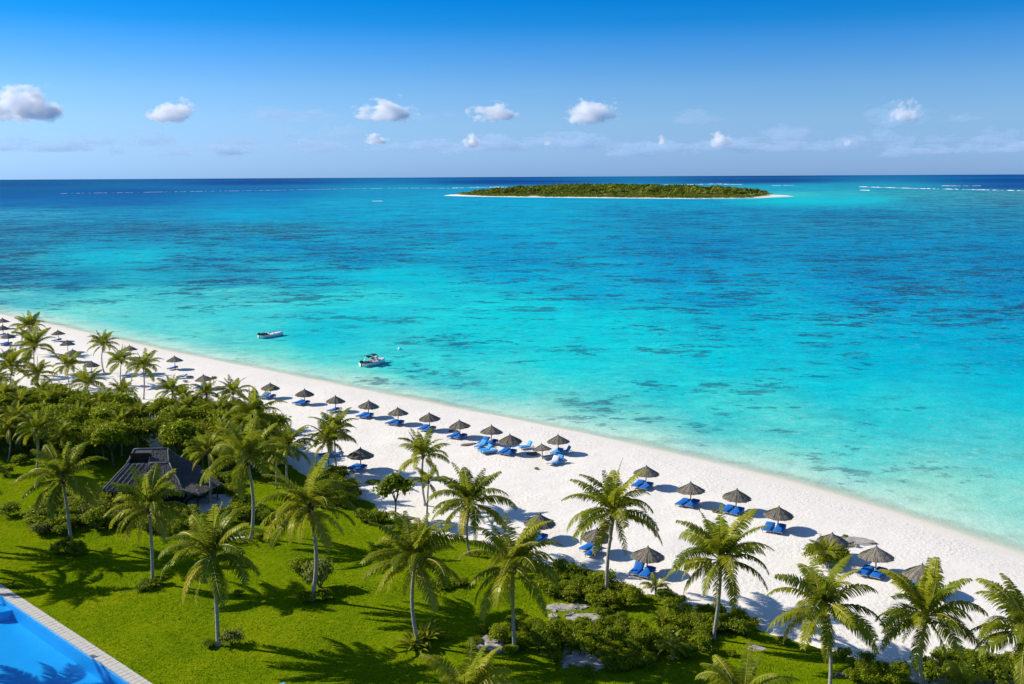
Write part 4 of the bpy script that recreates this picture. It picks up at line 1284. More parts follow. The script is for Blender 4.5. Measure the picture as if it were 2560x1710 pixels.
# sun loungers
def lounger_meshes(back):
    L, Wd = 2.0, .94
    mb = MB()
    fx = -.02
    for y in (-Wd / 2, Wd / 2): mb.box((0, y, .27), (L, .05, .06))
    for x in (-L / 2, L / 2, .28): mb.box((x, 0, .27), (.05, Wd - .052, .055))
    for i in range(6): mb.box((-.9 + i * .2, 0, .305), (.09, Wd - .055, .018))
    fr = mb.me('lounger_frame', [MAT['frame_grey']])
    mb = MB(); mb.box((0, 0, .13), (.05, .05, .30)); leg = mb.me('lounger_leg', [MAT['frame_grey']])
    def cushion(x0, x1, th=.12):
        me = bpy.data.meshes.new('cushion')
        bm = bmesh.new()
        nx, ny = 9, 5
        g = [[[bm.verts.new((x0 + (x1 - x0) * i / nx, -Wd / 2 + Wd * j / ny, (th * (.62 + .38 * (math.sin(math.pi * j / ny) ** .5)) * (1 - .22 * (abs(math.cos(2.5 * math.pi * i / nx)) ** 8))) if s else 0)) for j in range(ny + 1)] for i in range(nx + 1)] for s in (0, 1)]
        for s in (0, 1):
            for i in range(nx):
                for j in range(ny):
                    q = [g[s][i][j], g[s][i + 1][j], g[s][i + 1][j + 1], g[s][i][j + 1]]
                    bm.faces.new(q if s else q[::-1])
        rim = [(i, 0) for i in range(nx)] + [(nx, j) for j in range(ny)] + [(i, ny) for i in range(nx, 0, -1)] + [(0, j) for j in range(ny, 0, -1)]
        for a, b in zip(rim, rim[1:] + rim[:1]):
            bm.faces.new((g[0][a[0]][a[1]], g[0][b[0]][b[1]], g[1][b[0]][b[1]], g[1][a[0]][a[1]]))
        bm.to_mesh(me); bm.free()
        me.polygons.foreach_set('use_smooth', [True] * len(me.polygons))
        return me
    seat = cushion(-1.0, .28); backm = cushion(0, .78)
    mb = MB(); 
    for y in (-Wd / 2 + .04, Wd / 2 - .04): mb.box((.38, y, -.03), (.76, .04, .04))
    for x in (.1, .3, .5, .7): mb.box((x, 0, -.03), (.08, Wd - .13, .025))
    bfr = mb.me('back_frame', [MAT['frame_grey']])
    mb = MB(); mb.box((0, 0, .0), (.025, Wd + .02, .03)); pip = mb.me('piping', [MAT['piping']])
    mb = MB(); mb.box((.62, 0, .125), (.22, .5, .07)); pil = mb.me('pillow', [MAT['pale_blue']])
    return fr, leg, seat, backm, bfr, pip, pil
LM = lounger_meshes(0)
def recol(me, m):
    c = me.copy(); c.materials.clear(); c.materials.append(m); return c
LSEAT = {'blue': recol(LM[2], MAT['blue']), 'pale': recol(LM[2], MAT['pale_blue']), 'white': recol(LM[2], MAT['piping'])}
LBACK = {'blue': recol(LM[3], MAT['blue']), 'pale': recol(LM[3], MAT['pale_blue']), 'white': recol(LM[3], MAT['piping'])}
def lounger(pos, heading, back, label, col='blue', seed=0):
    r = random.Random(seed)
    t = thing('sun_lounger', label, 'sun lounger', (pos[0], pos[1], ground_z(pos[0], pos[1]) + .01), heading + r.uniform(-.09, .09), 'blue sun loungers on the beach', 1.1)
    fr, leg, seat, backm, bfr, pip, pil = LM
    ob('frame', fr, t)
    for x in (-.88, .80):
        for y in (-.42, .42): ob('leg', leg, t, (x, y, 0))
    s = ob('seat_cushion', LSEAT[col], t, (0, 0, .315))
    ob('piping', pip, s, (.27, 0, .07))
    e = R(back)
    b = ob('backrest', LBACK[col], t, (.30, 0, .325), (0, -e, 0))
    ob('back_frame', bfr, b)
    ob('piping', pip, b, (.765, 0, .06))
    return t

HEAD = R(58)
ax = Vector((math.cos(HEAD), math.sin(HEAD), 0)); sd_ = Vector((math.sin(HEAD), -math.cos(HEAD), 0))
PARASOLS = [  # foot in photo px, where it is, loungers (n), extra
 ((8,821),'at the far western tip of the beach',1),((9,838),'second from the far western tip, nearer the land',1),((22,862),'half hidden by the wide far palm',2),((23,903),'in front of the wide far palm',1),
 ((147,852),'alone by the water in the far west',1),((170,880),'behind the overlapping pair in the far west',0),((183,905),'partly covered by another in the far west',0),((229,934),'above the western grove beside its low palm',1),
 ((326,893),'by the water behind the two sand palms',0),((364,934),'hidden behind the double-trunked palm',0),((438,922),'by the water above the gap in the groves',1),((512,971),'beside the round-headed sapling',2),
 ((676,994),'at the western end of the long row',2),((762,1010),'second in the long row from the west',2),((839,1028),'third in the long row, over one lounger',1),((921,1042),'fourth in the long row from the west',2),
 ((996,1059),'fifth in the long row from the west',2),((1075,1074),'sixth in the long row, just west of the dark rock',2),((1151,1092),'seventh in the long row, just east of the dark rock',2),((1228,1108),'eighth in the long row, over tangled loungers',2),
 ((1276,1133),'ninth in the long row, set nearer the land',2),((1357,1147),'small and low, beside the dark block',0),((1396,1132),'at the eastern end of the crowded row by the water',1),((902,1173),'alone on the open sand east of the twin palms',2),
 ((1347,1345),'alone near the lawn beside the slender palm',2),((1614,1216),'first of the eastern row, touching a palm frond',2),((1727,1260),'second of the eastern row',2),((1839,1278),'third of the eastern row, beside the small weedy rock',2),
 ((1944,1323),'fourth of the eastern row',2),((1617,1430),'over raised-back loungers at the sand edge',2),((1489,1382),'hidden behind the crown of the tallest palm',1),((2078,1392),'behind the short bushy palm',1),((2189,1434),'sixth of the eastern row, largest and clear',2),((2302,1482),'last of the eastern row, behind a palm crown',1)]
for i, (bp, where, nl) in enumerate(PARASOLS):
    sc = {21: .82, 22: .95, 23: 1.06, 24: 1.04, 33: 1.04, 32: 1.04}.get(i, 1.0)
    parasol(bp, 'grey thatched parasol ' + where, 200 + i, sc * random.Random(i).uniform(.97, 1.03), (.06, -.12) if i == 21 else (0, 0))
    b = at(*bp)
    off = -ax * .75 - sd_ * .15
    r = random.Random(900 + i)
    for k in range(nl):
        sg = (1 if k == 0 else -1) if nl == 2 else (0 if i in (2, 5) else .4)
        p = b + off + sd_ * sg * (.57 + r.uniform(0, .08)) + ax * r.uniform(-.12, .12)
        lab = ('blue sun lounger under the parasol ' if nl == 1 else ('blue lounger, shady eastern one under the parasol ' if k == 0 else 'blue lounger, sunny western one under the parasol ')) + where
        w_ = lab.split()
        lab = ' '.join(w_[:16])
        back = r.choice([6, 8, 10, 12])
        if i == 29 and k == 1: back = 48
        if i in (12, 19) and k == 1: back = 30
        lounger((p.x, p.y), HEAD + r.uniform(-.06, .06), back, lab, 'pale' if i in (22,) else 'blue', 300 + i * 3 + k)
for i, (x, y, hd, bk, col, lab) in enumerate([
 (1203,1119,50,42,'pale','pale blue lounger with raised back, outermost of the tangled group'),
 (1214,1130,35,46,'pale','pale blue raised-back lounger at the landward side of the tangled group'),
 (1223,1134,20,6,'pale','flat pale blue lounger lying at the landward side of the tangled group'),
 (1316,1122,25,58,'pale','pale blue lounger with steep back between the small low parasol and its neighbour'),
 (1374,1146,30,5,'white','faded whitish lounger lying flat beside the small low parasol'),
 (1413,1134,15,60,'pale','upright pale blue lounger at the seaward end of the crowded row'),
 (1384,1160,52,44,'white','whitish lounger with raised back in front of the crowded row'),
 (1395,1158,52,50,'pale','big pale blue lounger with raised back in front of the crowded row'),
 (1471,1374,55,20,'blue','single blue lounger showing beside the tallest palm crown'),
 (455,946,20,30,'blue','blue lounger by the weed patch in the gap of the groves'),
 (318,942,30,12,'blue','blue lounger glimpsed between the two sand palms'),
 (817,1140,30,10,'blue','pale-edged blue lounger behind the twin palm trunks'),
 (838,1141,25,8,'blue','dark blue lounger behind the twin palm trunks, nearer the sea'),
 (2284,1478,50,10,'blue','blue lounger half hidden under the last parasol by fronds')]):
    p = at(x, y)
    lounger((p.x, p.y), R(hd), bk, lab, col, 600 + i)
# corner of a pale blue lounger at the foot of the view
p = at(676, 1738)
lounger((p.x, p.y), R(20), 10, 'pale turquoise lounger whose corner shows at the bottom of the lawn', 'pale', 777).location.z = .06

# ------------------------------------------------------------------ rocks, driftwood, paving
def rock_mesh(seed, sx, sy, sz, mat, sub=4, rough=.34):
    r = random.Random(seed)
    bm = bmesh.new()
    bmesh.ops.create_icosphere(bm, subdivisions=sub, radius=1)
    ph = [(Vector((r.gauss(0, 1), r.gauss(0, 1), r.gauss(0, 1))) * fr, r.uniform(0, 6), a) for fr, a in ((1.3, 1), (1.7, .8), (3, .55), (3.6, .5), (6, .34), (7, .3), (13, .16), (15, .15))]
    for v in bm.verts:
        n = sum(a * math.sin(d.dot(v.co) + p) for d, p, a in ph)
        v.co *= 1 + rough * n * .4
        v.co.z = min(v.co.z, .62 + .16 * n)
        v.co.x *= sx; v.co.y *= sy; v.co.z *= sz
    me = bpy.data.meshes.new('rock'); bm.to_mesh(me); bm.free()
    me.materials.append(MAT[mat])
    return me
def rock(px, py, sx, sy, sz, label, mat='rock', seed=1, cat='rock', rz=0, name='rock'):
    p = at(px, py)
    o = ob(name, rock_mesh(seed, sx, sy, sz, mat), None, (p.x, p.y, ground_z(p.x, p.y)), (0, 0, rz))
    return tag(o, label, cat)
rock(2140, 1353, 2.1, 1.3, .22, 'large flat pale rock slab half sunk in sand beyond the bushy palm', 'rock', 3, rz=-.3)
rock(2103, 1348, .8, .6, .25, 'small dark weedy rock beside the flat pale slab', 'rock_dark', 4)
rock(2122, 1366, 1.0, .5, .2, 'brown weedy rock on the landward rim of the flat slab', 'rock_dark', 5)
rock(1792, 1280, .65, .5, .35, 'small dark weedy rock beside the third eastern parasol', 'rock_dark', 6)
rock(1133, 1079, .8, .5, .35, 'dark rock in the shadow between sixth and seventh parasols', 'rock_dark', 7)
rock(1331, 1137, .75, .5, .42, 'dark block of rock west of the small low parasol', 'rock_dark', 8)
rock(1172, 1111, 1.2, .6, .2, 'low grey driftwood heap west of the tangled loungers', 'driftwood', 9, 'driftwood', .4, 'driftwood')
rock(576, 968, 1.1, .6, .3, 'dark rock on the sand behind the eastern grove palms', 'rock_dark', 10)
rock(472, 943, .7, .5, .45, 'round brown rock beside the lounger in the grove gap', 'driftwood', 11)
rock(452, 966, 1.2, .5, .2, 'dark tangle of driftwood below the grove gap lounger', 'driftwood', 12, 'driftwood', .3, 'driftwood')
rock(604, 994, .8, .4, .2, 'dark driftwood piece beside the first parasol of the long row', 'driftwood', 13, 'driftwood', 0, 'driftwood')
rock(1226, 1612, 1.0, 1.3, .45, 'round grey boulder at the west end of the planting bed', 'rock', 14)
rock(1245, 1624, .9, .6, .35, 'grey boulder tucked between the round stone and the palm', 'rock', 15)
rock(1402, 1520, 1.3, .8, .18, 'flat grey stone slab at the top of the garden path', 'rock', 16)
rock(1448, 1518, .9, .7, .28, 'pale cracked boulder beside the garden path', 'rock', 17)
rock(1470, 1545, 1.7, 1.1, .12, 'broad flat grey paving rock in the middle of the planting bed', 'rock', 18)
rock(1458, 1655, 1.6, 1.2, .14, 'flat grey gravelly rock at the front of the planting bed', 'rock', 19)
rock(1490, 1668, .9, .7, .16, 'small grey flat rock next to the gravelly rock', 'rock', 20)
rock(1890, 1622, .7, .5, .2, 'small grey rock at the edge of the eastern lawn', 'rock', 21)
rock(1010, 1298, 1.2, .7, .2, 'grey driftwood log at the sand edge under the small tree', 'driftwood', 22, 'driftwood', .6, 'driftwood')
rock(2105, 1690, .5, .4, .35, 'dark garden stone beside the corner palm trunk', 'rock_dark', 23)
_q = random.Random(77)
for cx_, cy_, n_, lab_ in ((1425, 1530, 10, 'small loose stone along the garden path'), (1460, 1650, 10, 'small loose stone round the gravelly rock'), (1225, 1606, 5, 'small loose stone by the round boulder'), (2130, 1356, 6, 'small loose stone by the flat beach slab')):
    for k_ in range(n_):
        rock(cx_ + _q.uniform(-48, 48), cy_ + _q.uniform(-20, 20), _q.uniform(.18, .45), _q.uniform(.15, .35), _q.uniform(.15, .3), lab_, 'rock', 100 + k_ + int(cx_), rz=_q.uniform(0, 3))['group'] = lab_.replace('stone', 'stones')
# beach weeds
def weeds(px, py, sc, label, seed, kind='leaf'):
    p = at(px, py)
    shrub((p.x, p.y), sc, kind, label, seed, 'beach weeds', .45)
weeds(928, 1209, .8, 'low weeds on the sand north of the small tree', 1)
weeds(940, 1207, .6, 'thin weeds beside the low weeds on the sand', 2, 'yellow')
weeds(1340, 1173, .4, 'tiny tuft of weeds on open sand below the crowded row', 3)
weeds(1783, 1277, .4, 'little weed tuft on the weedy rock', 4, 'yellow')
weeds(464, 955, .6, 'weed tuft beside the grove gap lounger', 5, 'pale')
weeds(2112, 1343, .4, 'weed tuft on the flat rock slab', 6, 'yellow')

# ------------------------------------------------------------------ the thatched pavilion
def thatch_strands(quads, per_m2, ln, seed, lift=.03):
    """strips lying down the slope of each roof face (a,b eave; d,c top)"""
    r = random.Random(seed)
    sv, sf, st = [], [], []
    for a, b, c, d in quads:
        a, b, c, d = map(Vector, (a, b, c, d))
        n = (b - a).cross(d - a).normalized()
        if n.z < 0: n = -n
        area = ((b - a).length + (c - d).length) / 2 * ((a + b) / 2 - (c + d) / 2).length
        for i in range(int(area * per_m2)):
            u, w = r.random(), r.random()
            wid = (b - a).length * (1 - w) + (c - d).length * w
            if r.random() > wid / max((b - a).length, (c - d).length): continue
            p = a.lerp(b, u).lerp(d.lerp(c, u), w)
            dn = (a.lerp(b, u) - d.lerp(c, u)).normalized()
            s_ = dn.cross(n)
            L = ln * r.uniform(.6, 1.2)
            wd = r.uniform(.015, .038)
            q = p + dn * L + s_ * r.uniform(-.06, .06)
            z = lift + r.uniform(0, .04)
            k = len(sv)
            sv += [p - s_ * wd + n * z * .4, p + s_ * wd + n * z * .4, q + s_ * wd + n * (z + .02), q - s_ * wd + n * (z + .02)]
            st += [min(1, max(0, r.gauss(.45, .28)))] * 4
            sf.append((k, k + 1, k + 2, k + 3))
    me = mesh('thatch', sv, sf, [MAT['thatch_roof']])
    vattr(me, 'tint', st)
    return me
def pavilion():
    O = Vector((-45.2, 120.7, 0))
    t = thing('thatched_pavilion', 'dark thatched garden pavilion with a hipped roof and raised ridge vent', 'pavilion', O, R(4))
    hx, hy, ez = 4.75, 4.5, 2.75
    bx, by, bz = 2.55, 1.75, 5.15            # break between the lower and the upper slope
    rx, rz = 2.05, 6.55                      # ridge
    E = [(-hx, -hy, ez), (hx, -hy, ez), (hx, hy, ez), (-hx, hy, ez)]
    B = [(-bx, -by, bz), (bx, -by, bz), (bx, by, bz), (-bx, by, bz)]
    G = [(-rx, 0, rz), (rx, 0, rz)]
    mb = MB()
    low = [(E[0], E[1], B[1], B[0]), (E[1], E[2], B[2], B[1]), (E[2], E[3], B[3], B[2]), (E[3], E[0], B[0], B[3])]
    for q in low: mb.add(q, [(0, 1, 2, 3)])
    # thick eave
    e2 = [(x * .985, y * .985, z - .28) for x, y, z in E]
    for i in range(4):
        j = (i + 1) % 4
        mb.add([E[i], E[j], e2[j], e2[i]], [(0, 1, 2, 3)])
    mb.add(e2, [(3, 2, 1, 0)])
    roof = ob('roof', mb.me('roof', [MAT['thatch_roof']]), t)
    vattr(roof.data, 'tint', [.25] * len(roof.data.vertices))
    # upper roof: the western half of the front is cut back to an open vent
    mb = MB()
    xm = .15
    up = [((xm, -by, bz), B[1], G[1], (xm, 0, rz)), (B[1], B[2], G[1], G[1]), (B[2], B[3], G[0], G[1]), (B[3], B[0], G[0], G[0])]
    for a, b, c, d in up:
        vs = [a, b, c] if c == d else [a, b, c, d]
        mb.add(vs, [tuple(range(len(vs)))])
    # recess
    ins = .75
    mb.add([B[0], (xm, -by, bz), (xm, -by + ins, bz), (B[0][0] + .2, -by + ins, bz)], [(0, 1, 2, 3)])
    mb.add([(xm, -by, bz), (xm, 0, rz), (xm, -by + ins, bz)], [(0, 1, 2)])
    ur = ob('upper_roof', mb.me('upper_roof', [MAT['thatch_roof']]), t)
    vattr(ur.data, 'tint', [.25] * len(ur.data.vertices))
    mb = MB()
    mb.box(((B[0][0] + xm) / 2 + .1, -by + ins + .05, (bz + rz) / 2 - .1), (xm - B[0][0] - .25, .08, rz - bz - .25))
    ob('vent_screen', mb.me('vent_screen', [MAT['timber']]), t)
    mb = MB()
    v0 = [(-rx - .1, -.62, rz - .42), (xm, -.62, rz - .42), (xm, .0, rz + .06), (-rx - .1, 0, rz + .06)]
    mb.add(v0 + [(x, y, z - .1) for x, y, z in v0], [(0, 1, 2, 3), (7, 6, 5, 4), (0, 4, 5, 1), (1, 5, 6, 2), (2, 6, 7, 3), (3, 7, 4, 0)])
    vc = ob('vent_canopy', mb.me('vent_canopy', [MAT['thatch_roof']]), t); vattr(vc.data, 'tint', [.5] * 8)
    for x in (B[0][0] + .1, xm - .1):
        mb = MB(); mb.tube([(x, -by + .06, bz + .02), (x + (.3 if x < -1 else 0), -.66, rz - .45)], .055, 6); ob('vent_post', mb.me('vent_post', [MAT['frame_grey']]), t)
    tag(ob('thatch', thatch_strands(low + [u if u[2] != u[3] else (u[0], u[1], u[2], u[2]) for u in up], 110, .30, 3), roof), kind='stuff')
    # ridge and hip rolls
    for a, b in [(G[0], G[1]), (E[0], B[0]), (E[1], B[1]), (E[2], B[2]), (B[1], G[1]), (B[2], G[1]), (B[0], G[0]), (B[1], (xm, -by, bz))]:
        mb = MB(); A, Bv = Vector(a), Vector(b)
        pts = [A.lerp(Bv, k / 6) + Vector((random.Random(k).uniform(-.04, .04), 0, .05)) for k in range(7)]
        mb.tube(pts, .10, 7)
        o = ob('ridge_roll', mb.me('ridge_roll', [MAT['thatch_roof']], True), t); vattr(o.data, 'tint', [.8] * len(o.data.vertices))
    # battens left of the front slope
    r = random.Random(8)
    for k in range(4):
        f_ = .04 + k * .075
        A = Vector(E[0]).lerp(Vector(E[1]), f_); Bv = Vector(B[0]).lerp(Vector(B[1]), f_ * 1.5)
        mb = MB(); mb.tube([A + Vector((0, 0, .1)), Bv + Vector((0, 0, .1))], .05, 5)
        o = ob('batten', mb.me('batten', [MAT['thatch_roof']]), t); vattr(o.data, 'tint', [.85] * len(o.data.vertices))
    # walls, posts
    for x in (-3.9, -1.3, 1.3, 3.9):
        for y in (-3.7, 3.7):
            mb = MB(); mb.tube([(x, y, -.1), (x, y, 2.7)], .11, 8); ob('post', mb.me('post', [MAT['timber']]), t)
    for c, d in (((2.6, -3.7, 1.25), (2.4, .08, 2.5)), ((3.9, -1.6, 1.25), (.08, 3.9, 2.5)), ((-3.9, 1.8, 1.25), (.08, 3.6, 2.5)), ((0, 3.72, 1.25), (7.6, .08, 2.5))):
        mb = MB(); mb.box(c, d)
        ob('wall', mb.me('wall', [MAT['timber']]), t)
    for k in range(7):
        mb = MB(); mb.box((1.55 + k * .33, -3.78, 1.25), (.29, .05, 2.4)); ob('plank', mb.me('plank', [MAT['timber']]), t)
    # lean-to wing towards the terrace
    w = [(2.6, -3.2, 4.15), (4.2, 2.6, 3.35), (8.3, .6, 2.35), (7.1, -4.3, 2.35)]
    W0 = [(3.2, -4.4, 2.9), (7.0, -5.6, 2.3), (8.6, -1.2, 2.3), (4.9, 3.2, 2.9), (3.4, 0.4, 4.15)]
    mb = MB()
    mb.add(W0, [(0, 1, 4), (1, 2, 4), (2, 3, 4)])
    lo_ = [(x, y, z - .25) for x, y, z in W0[:4]]
    for i in range(3): mb.add([W0[i], W0[i + 1], lo_[i + 1], lo_[i]], [(0, 1, 2, 3)])
    mb.add(lo_, [(3, 2, 1, 0)])
    wr = ob('wing_roof', mb.me('wing_roof', [MAT['thatch_roof']]), t); vattr(wr.data, 'tint', [.2] * len(wr.data.vertices))
    tag(ob('thatch', thatch_strands([(W0[0], W0[1], W0[4], W0[4]), (W0[1], W0[2], W0[4], W0[4]), (W0[2], W0[3], W0[4], W0[4])], 110, .30, 5), wr), kind='stuff')
    for x, y in ((6.6, -5.1), (8.1, -1.3)):
        mb = MB(); mb.tube([(x, y, -.1), (x, y, 2.2)], .09, 8); ob('post', mb.me('post', [MAT['timber']]), t)
    mb = MB(); mb.box((0, 0, .06), (8.6, 8.2, .12)); ob('floor', mb.me('floor', [MAT['terrace']]), t)
pavilion()

def terrace():
    c = at(528, 1262)
    n = 40
    r = random.Random(2)
    ring = [(2.9 * math.cos(a) * (1 + .05 * math.sin(3 * a)), 3.2 * math.sin(a)) for a in np.linspace(0, 2 * math.pi, n, endpoint=False)]
    v = [(x, y, .30) for x, y in ring] + [(x * 1.02, y * 1.02, 0) for x, y in ring]
    f = [tuple(range(n))] + [(i, n + i, n + (i + 1) % n, (i + 1) % n) for i in range(n)]
    t = thing('terrace', 'round pale stone terrace beside the thatched pavilion', 'terrace', (c.x, c.y, .02))
    ob('paving', mesh('paving', v, f, [MAT['terrace']]), t)
    # low planter wall: stones in a ring round the palm
    pc = at(523, 1258) - c
    me = rock_mesh(31, .24, .16, .2, 'rock', 1, .2)
    for i in range(15):
        a = 2 * math.pi * i / 15
        ob('stone', me, t, (pc.x + 1.25 * math.cos(a), pc.y + .95 * math.sin(a), .36), (0, 0, a + 1.57), r.uniform(.85, 1.15))
    p = at(503, 1241)
    a = thing('canvas_awning', 'small white canvas awning at the pavilion end of the terrace', 'awning', (p.x, p.y, .05), R(-15))
    g = 8
    v = [(-1.1 + 2.2 * i / g, -.8 + 1.6 * j / g, 1.75 - .18 * math.sin(math.pi * i / g) * math.sin(math.pi * j / g) + .12 * j / g) for j in range(g + 1) for i in range(g + 1)]
    f = [(j * (g + 1) + i, j * (g + 1) + i + 1, (j + 1) * (g + 1) + i + 1, (j + 1) * (g + 1) + i) for j in range(g) for i in range(g)]
    ob('canvas', mesh('canvas', v, f, [MAT['white_wood']], True), a)
    for x in (-1.08, 1.08):
        for y in (-.78, .78):
            mb = MB(); mb.tube([(x, y, -.05), (x, y, 1.75 + .075 * (y + .8))], .03, 6); ob('pole', mb.me('pole', [MAT['white_wood']]), a)
terrace()
def bench(px, py, label, rz):
    p = at(px, py)
    t = thing('garden_bench', label, 'bench', (p.x, p.y, .05), rz)
    me_s = MB(); me_s.box((0, 0, 0), (1.6, .085, .03)); ms = me_s.me('slat', [MAT['white_wood']])
    for k in range(5): ob('slat', ms, t, (0, -.22 + k * .11, .44))
    bk = ob('backrest', None, t)
    mb = MB(); mb.box((0, .30, .86), (1.6, .04, .07)); mb.box((0, .30, .52), (1.6, .04, .05)); 
    bk.data if False else None
    bpy.data.objects.remove(bk)
    bk = ob('backrest', mb.me('backrest', [MAT['white_wood']]), t); tag(bk, kind='stuff')
    mb = MB(); mb.box((0, 0, 0), (.06, .02, .30)); sl_ = mb.me('slat', [MAT['white_wood']])
    for k in range(9): ob('slat', sl_, bk, (-.72 + k * .18, .30, .69))
    for x in (-.76, .76):
        for y, h in ((-.24, .44), (.30, .9)):
            mb = MB(); mb.box((x, y, h / 2), (.06, .06, h)); ob('leg', mb.me('leg', [MAT['white_wood']]), t)
        mb = MB(); mb.box((x, .03, .64), (.07, .56, .04)); ob('armrest', mb.me('armrest', [MAT['white_wood']]), t)
    return t
bench(592, 1358, 'white slatted garden bench beside the large terrace palm', R(200)).scale = (1.2, 1.2, 1.2)

# ------------------------------------------------------------------ boats
def hull_mesh(L, Bm, H):
    st = []
    n = 14
    for i in range(n + 1):
        s = i / n
        half = Bm / 2 * (1 - max(0, (s - .42) / .58) ** 2.1) * (.93 + .07 * min(1, s / .2))
        half = max(half, .02)
        sheer = H * (.86 + .34 * s ** 2)
        x = -L / 2 + L * s
        keel = -.28 + .40 * max(0, (s - .7) / .3) ** 1.6 * 1.2
        ch = half * .82
        st.append([(x, -half, sheer), (x + .02 * s, -half * .97, sheer * .55), (x, -ch, .02), (x, 0, keel), (x, ch, .02), (x + .02 * s, half * .97, sheer * .55), (x, half, sheer)])
    v = [p for r_ in st for p in r_]
    m = 7
    f = [(i * m + k, (i + 1) * m + k, (i + 1) * m + k + 1, i * m + k + 1) for i in range(n) for k in range(m - 1)]
    f.append(tuple(range(m)))
    return v, f, st
def speedboat(px_stern, px_bow, label, kind):
    a, b = at(*px_stern, SEA_Z), at(*px_bow, SEA_Z)
    d = b - a
    L = 6.2
    c = (a + b) / 2
    t = thing('speedboat', label, 'boat', (c.x, c.y, SEA_Z + .02), math.atan2(d.y, d.x), None, 1.15)
    v, f, st = hull_mesh(L, 2.25, .78)
    me = mesh('hull', v, f, [MAT['white']], True)
    hull = ob('hull', me, t)
    n = len(st) - 1
    # foredeck from 62 percent forward and narrow side decks, cockpit sole below
    mb = MB()
    i0 = 8
    dv, df = [], []
    for i in range(i0, n + 1):
        p, q = st[i][0], st[i][6]
        dv += [p, ((p[0] + q[0]) / 2, 0, p[2] + .09), q]
    for i in range(n - i0):
        df += [(3 * i, 3 * i + 3, 3 * i + 4, 3 * i + 1), (3 * i + 1, 3 * i + 4, 3 * i + 5, 3 * i + 2)]
    mb.add([(x, y, z + .004) for x, y, z in dv], df)
    ob('foredeck', mb.me('foredeck', [MAT['white']], True), t)
    mb = MB()
    for sd in (0, 6):
        o_ = [st[i][sd] for i in range(0, i0 + 1)]
        inn = [(x, y * .84, z - .015) for x, y, z in o_]
        dn = [(x, y * .83, .22) for x, y, z in o_]
        vv = [(x, y, z + .004) for x, y, z in o_] + inn + dn
        k_ = i0 + 1
        mb.add(vv, [(i, i + 1, k_ + i + 1, k_ + i) for i in range(i0)] + [(k_ + i, k_ + i + 1, 2 * k_ + i + 1, 2 * k_ + i) for i in range(i0)])
    ob('gunwale', mb.me('gunwale', [MAT['white']], True), t)
    mb = MB()
    fl = [(x, y * .83, .22) for x, y, z in [st[i][0] for i in range(i0 + 1)]] + [(x, y * .83, .22) for x, y, z in [st[i][6] for i in range(i0, -1, -1)]]
    mb.add(fl, [tuple(range(len(fl)))])
    ob('cockpit_floor', mb.me('cockpit_floor', [MAT['cream']]), t)
    mb = MB(); mb.box((-L / 2 + L * .57, 0, .5), (.06, 1.75, .56)); ob('bulkhead', mb.me('bulkhead', [MAT['white']]), t)
    mb = MB()
    for sd in (-.45, .45):
        mb2 = MB(); mb2.box((-.35, sd, .42), (.5, .48, .4)); mb2.box((-.60, sd, .72), (.1, .48, .42)); ob('seat', mb2.me('seat', [MAT['cream' if kind == 2 else 'white']]), t)
    mb = MB(); mb.box((-2.35, 0, .42), (.5, 1.5, .36)); ob('stern_bench', mb.me('stern_bench', [MAT['cream']]), t)
    if kind == 2:
        # windscreen
        mb = MB()
        w0 = [(.35, -.85, .80), (.75, -.45, .86), (.85, 0, .88), (.75, .45, .86), (.35, .85, .80)]
        w1 = [(.12, -.78, 1.18), (.46, -.42, 1.28), (.55, 0, 1.30), (.46, .42, 1.28), (.12, .78, 1.18)]
        mb.add(w0 + w1, [(i, i + 1, 6 + i, 5 + i) for i in range(4)])
        ob('windscreen', mb.me('windscreen', [MAT['wind_glass']]), t)
        mb = MB(); mb.tube(w1, .025, 6); ob('windscreen_frame', mb.me('windscreen_frame', [MAT['steel' if kind == 2 else 'black']]), t)
    else:
        mb = MB(); mb.tube([(st[i][6][0], st[i][6][1] * .97, st[i][6][2] + .05) for i in range(0, n + 1)], .055, 6)
        ob('rub_rail', mb.me('rub_rail', [MAT['black']], True), t)
        mb = MB(); mb.box((.1, -.35, .62), (.35, .5, .7)); ob('console', mb.me('console', [MAT['white']]), t)
    # outboard
    ou = MB(); ou.box((-L / 2 - .30, 0, .95), (.55, .40, .42)); ou.box((-L / 2 - .32, 0, 1.2), (.42, .32, .12)); 
    e = ob('outboard_motor', ou.me('outboard_motor', [MAT['black_gloss']]), t)
    ou = MB(); ou.box((-L / 2 - .27, 0, .30), (.18, .14, .9)); ob('motor_shaft', ou.me('motor_shaft', [MAT['black_gloss']]), e)
    # bow rail
    rail = [(st[i][0][0], st[i][0][1] * .92, st[i][0][2] + .34) for i in range(9, n)] + [(st[n][0][0] - .08, 0, st[n][0][2] + .36)] + [(st[i][6][0], st[i][6][1] * .92, st[i][6][2] + .34) for i in range(n - 1, 8, -1)]
    mb = MB(); mb.tube(rail, .02, 5)
    for i in (9, 11, 13):
        for sd in (0, 6):
            p = st[i][sd]; mb.tube([(p[0], p[1] * .92, p[2]), (p[0], p[1] * .92, p[2] + .34)], .009, 5)
    tag(ob('bow_rail', mb.me('bow_rail', [MAT['steel']], True), t), kind='stuff')
    if kind == 1:
        # dark canvas drawn over the stern half, dark rub rail on the far side
        g = 8
        v = []
        for i in range(g + 1):
            x = -L / 2 - .1 + i * .22
            hw = 1.06
            for j in range(9):
                y = -hw + 2 * hw * j / 8
                v.append((x, y, .74 + .42 * math.cos(y / hw * math.pi / 2) * (.55 + .45 * math.sin(math.pi * i / g)) + .04 * math.sin(7 * i + 3 * j)))
        f = [(i * 9 + j, (i + 1) * 9 + j, (i + 1) * 9 + j + 1, i * 9 + j + 1) for i in range(g) for j in range(8)]
        ob('stern_cover', mesh('stern_cover', v, f, [MAT['black']], True), t)
    else:
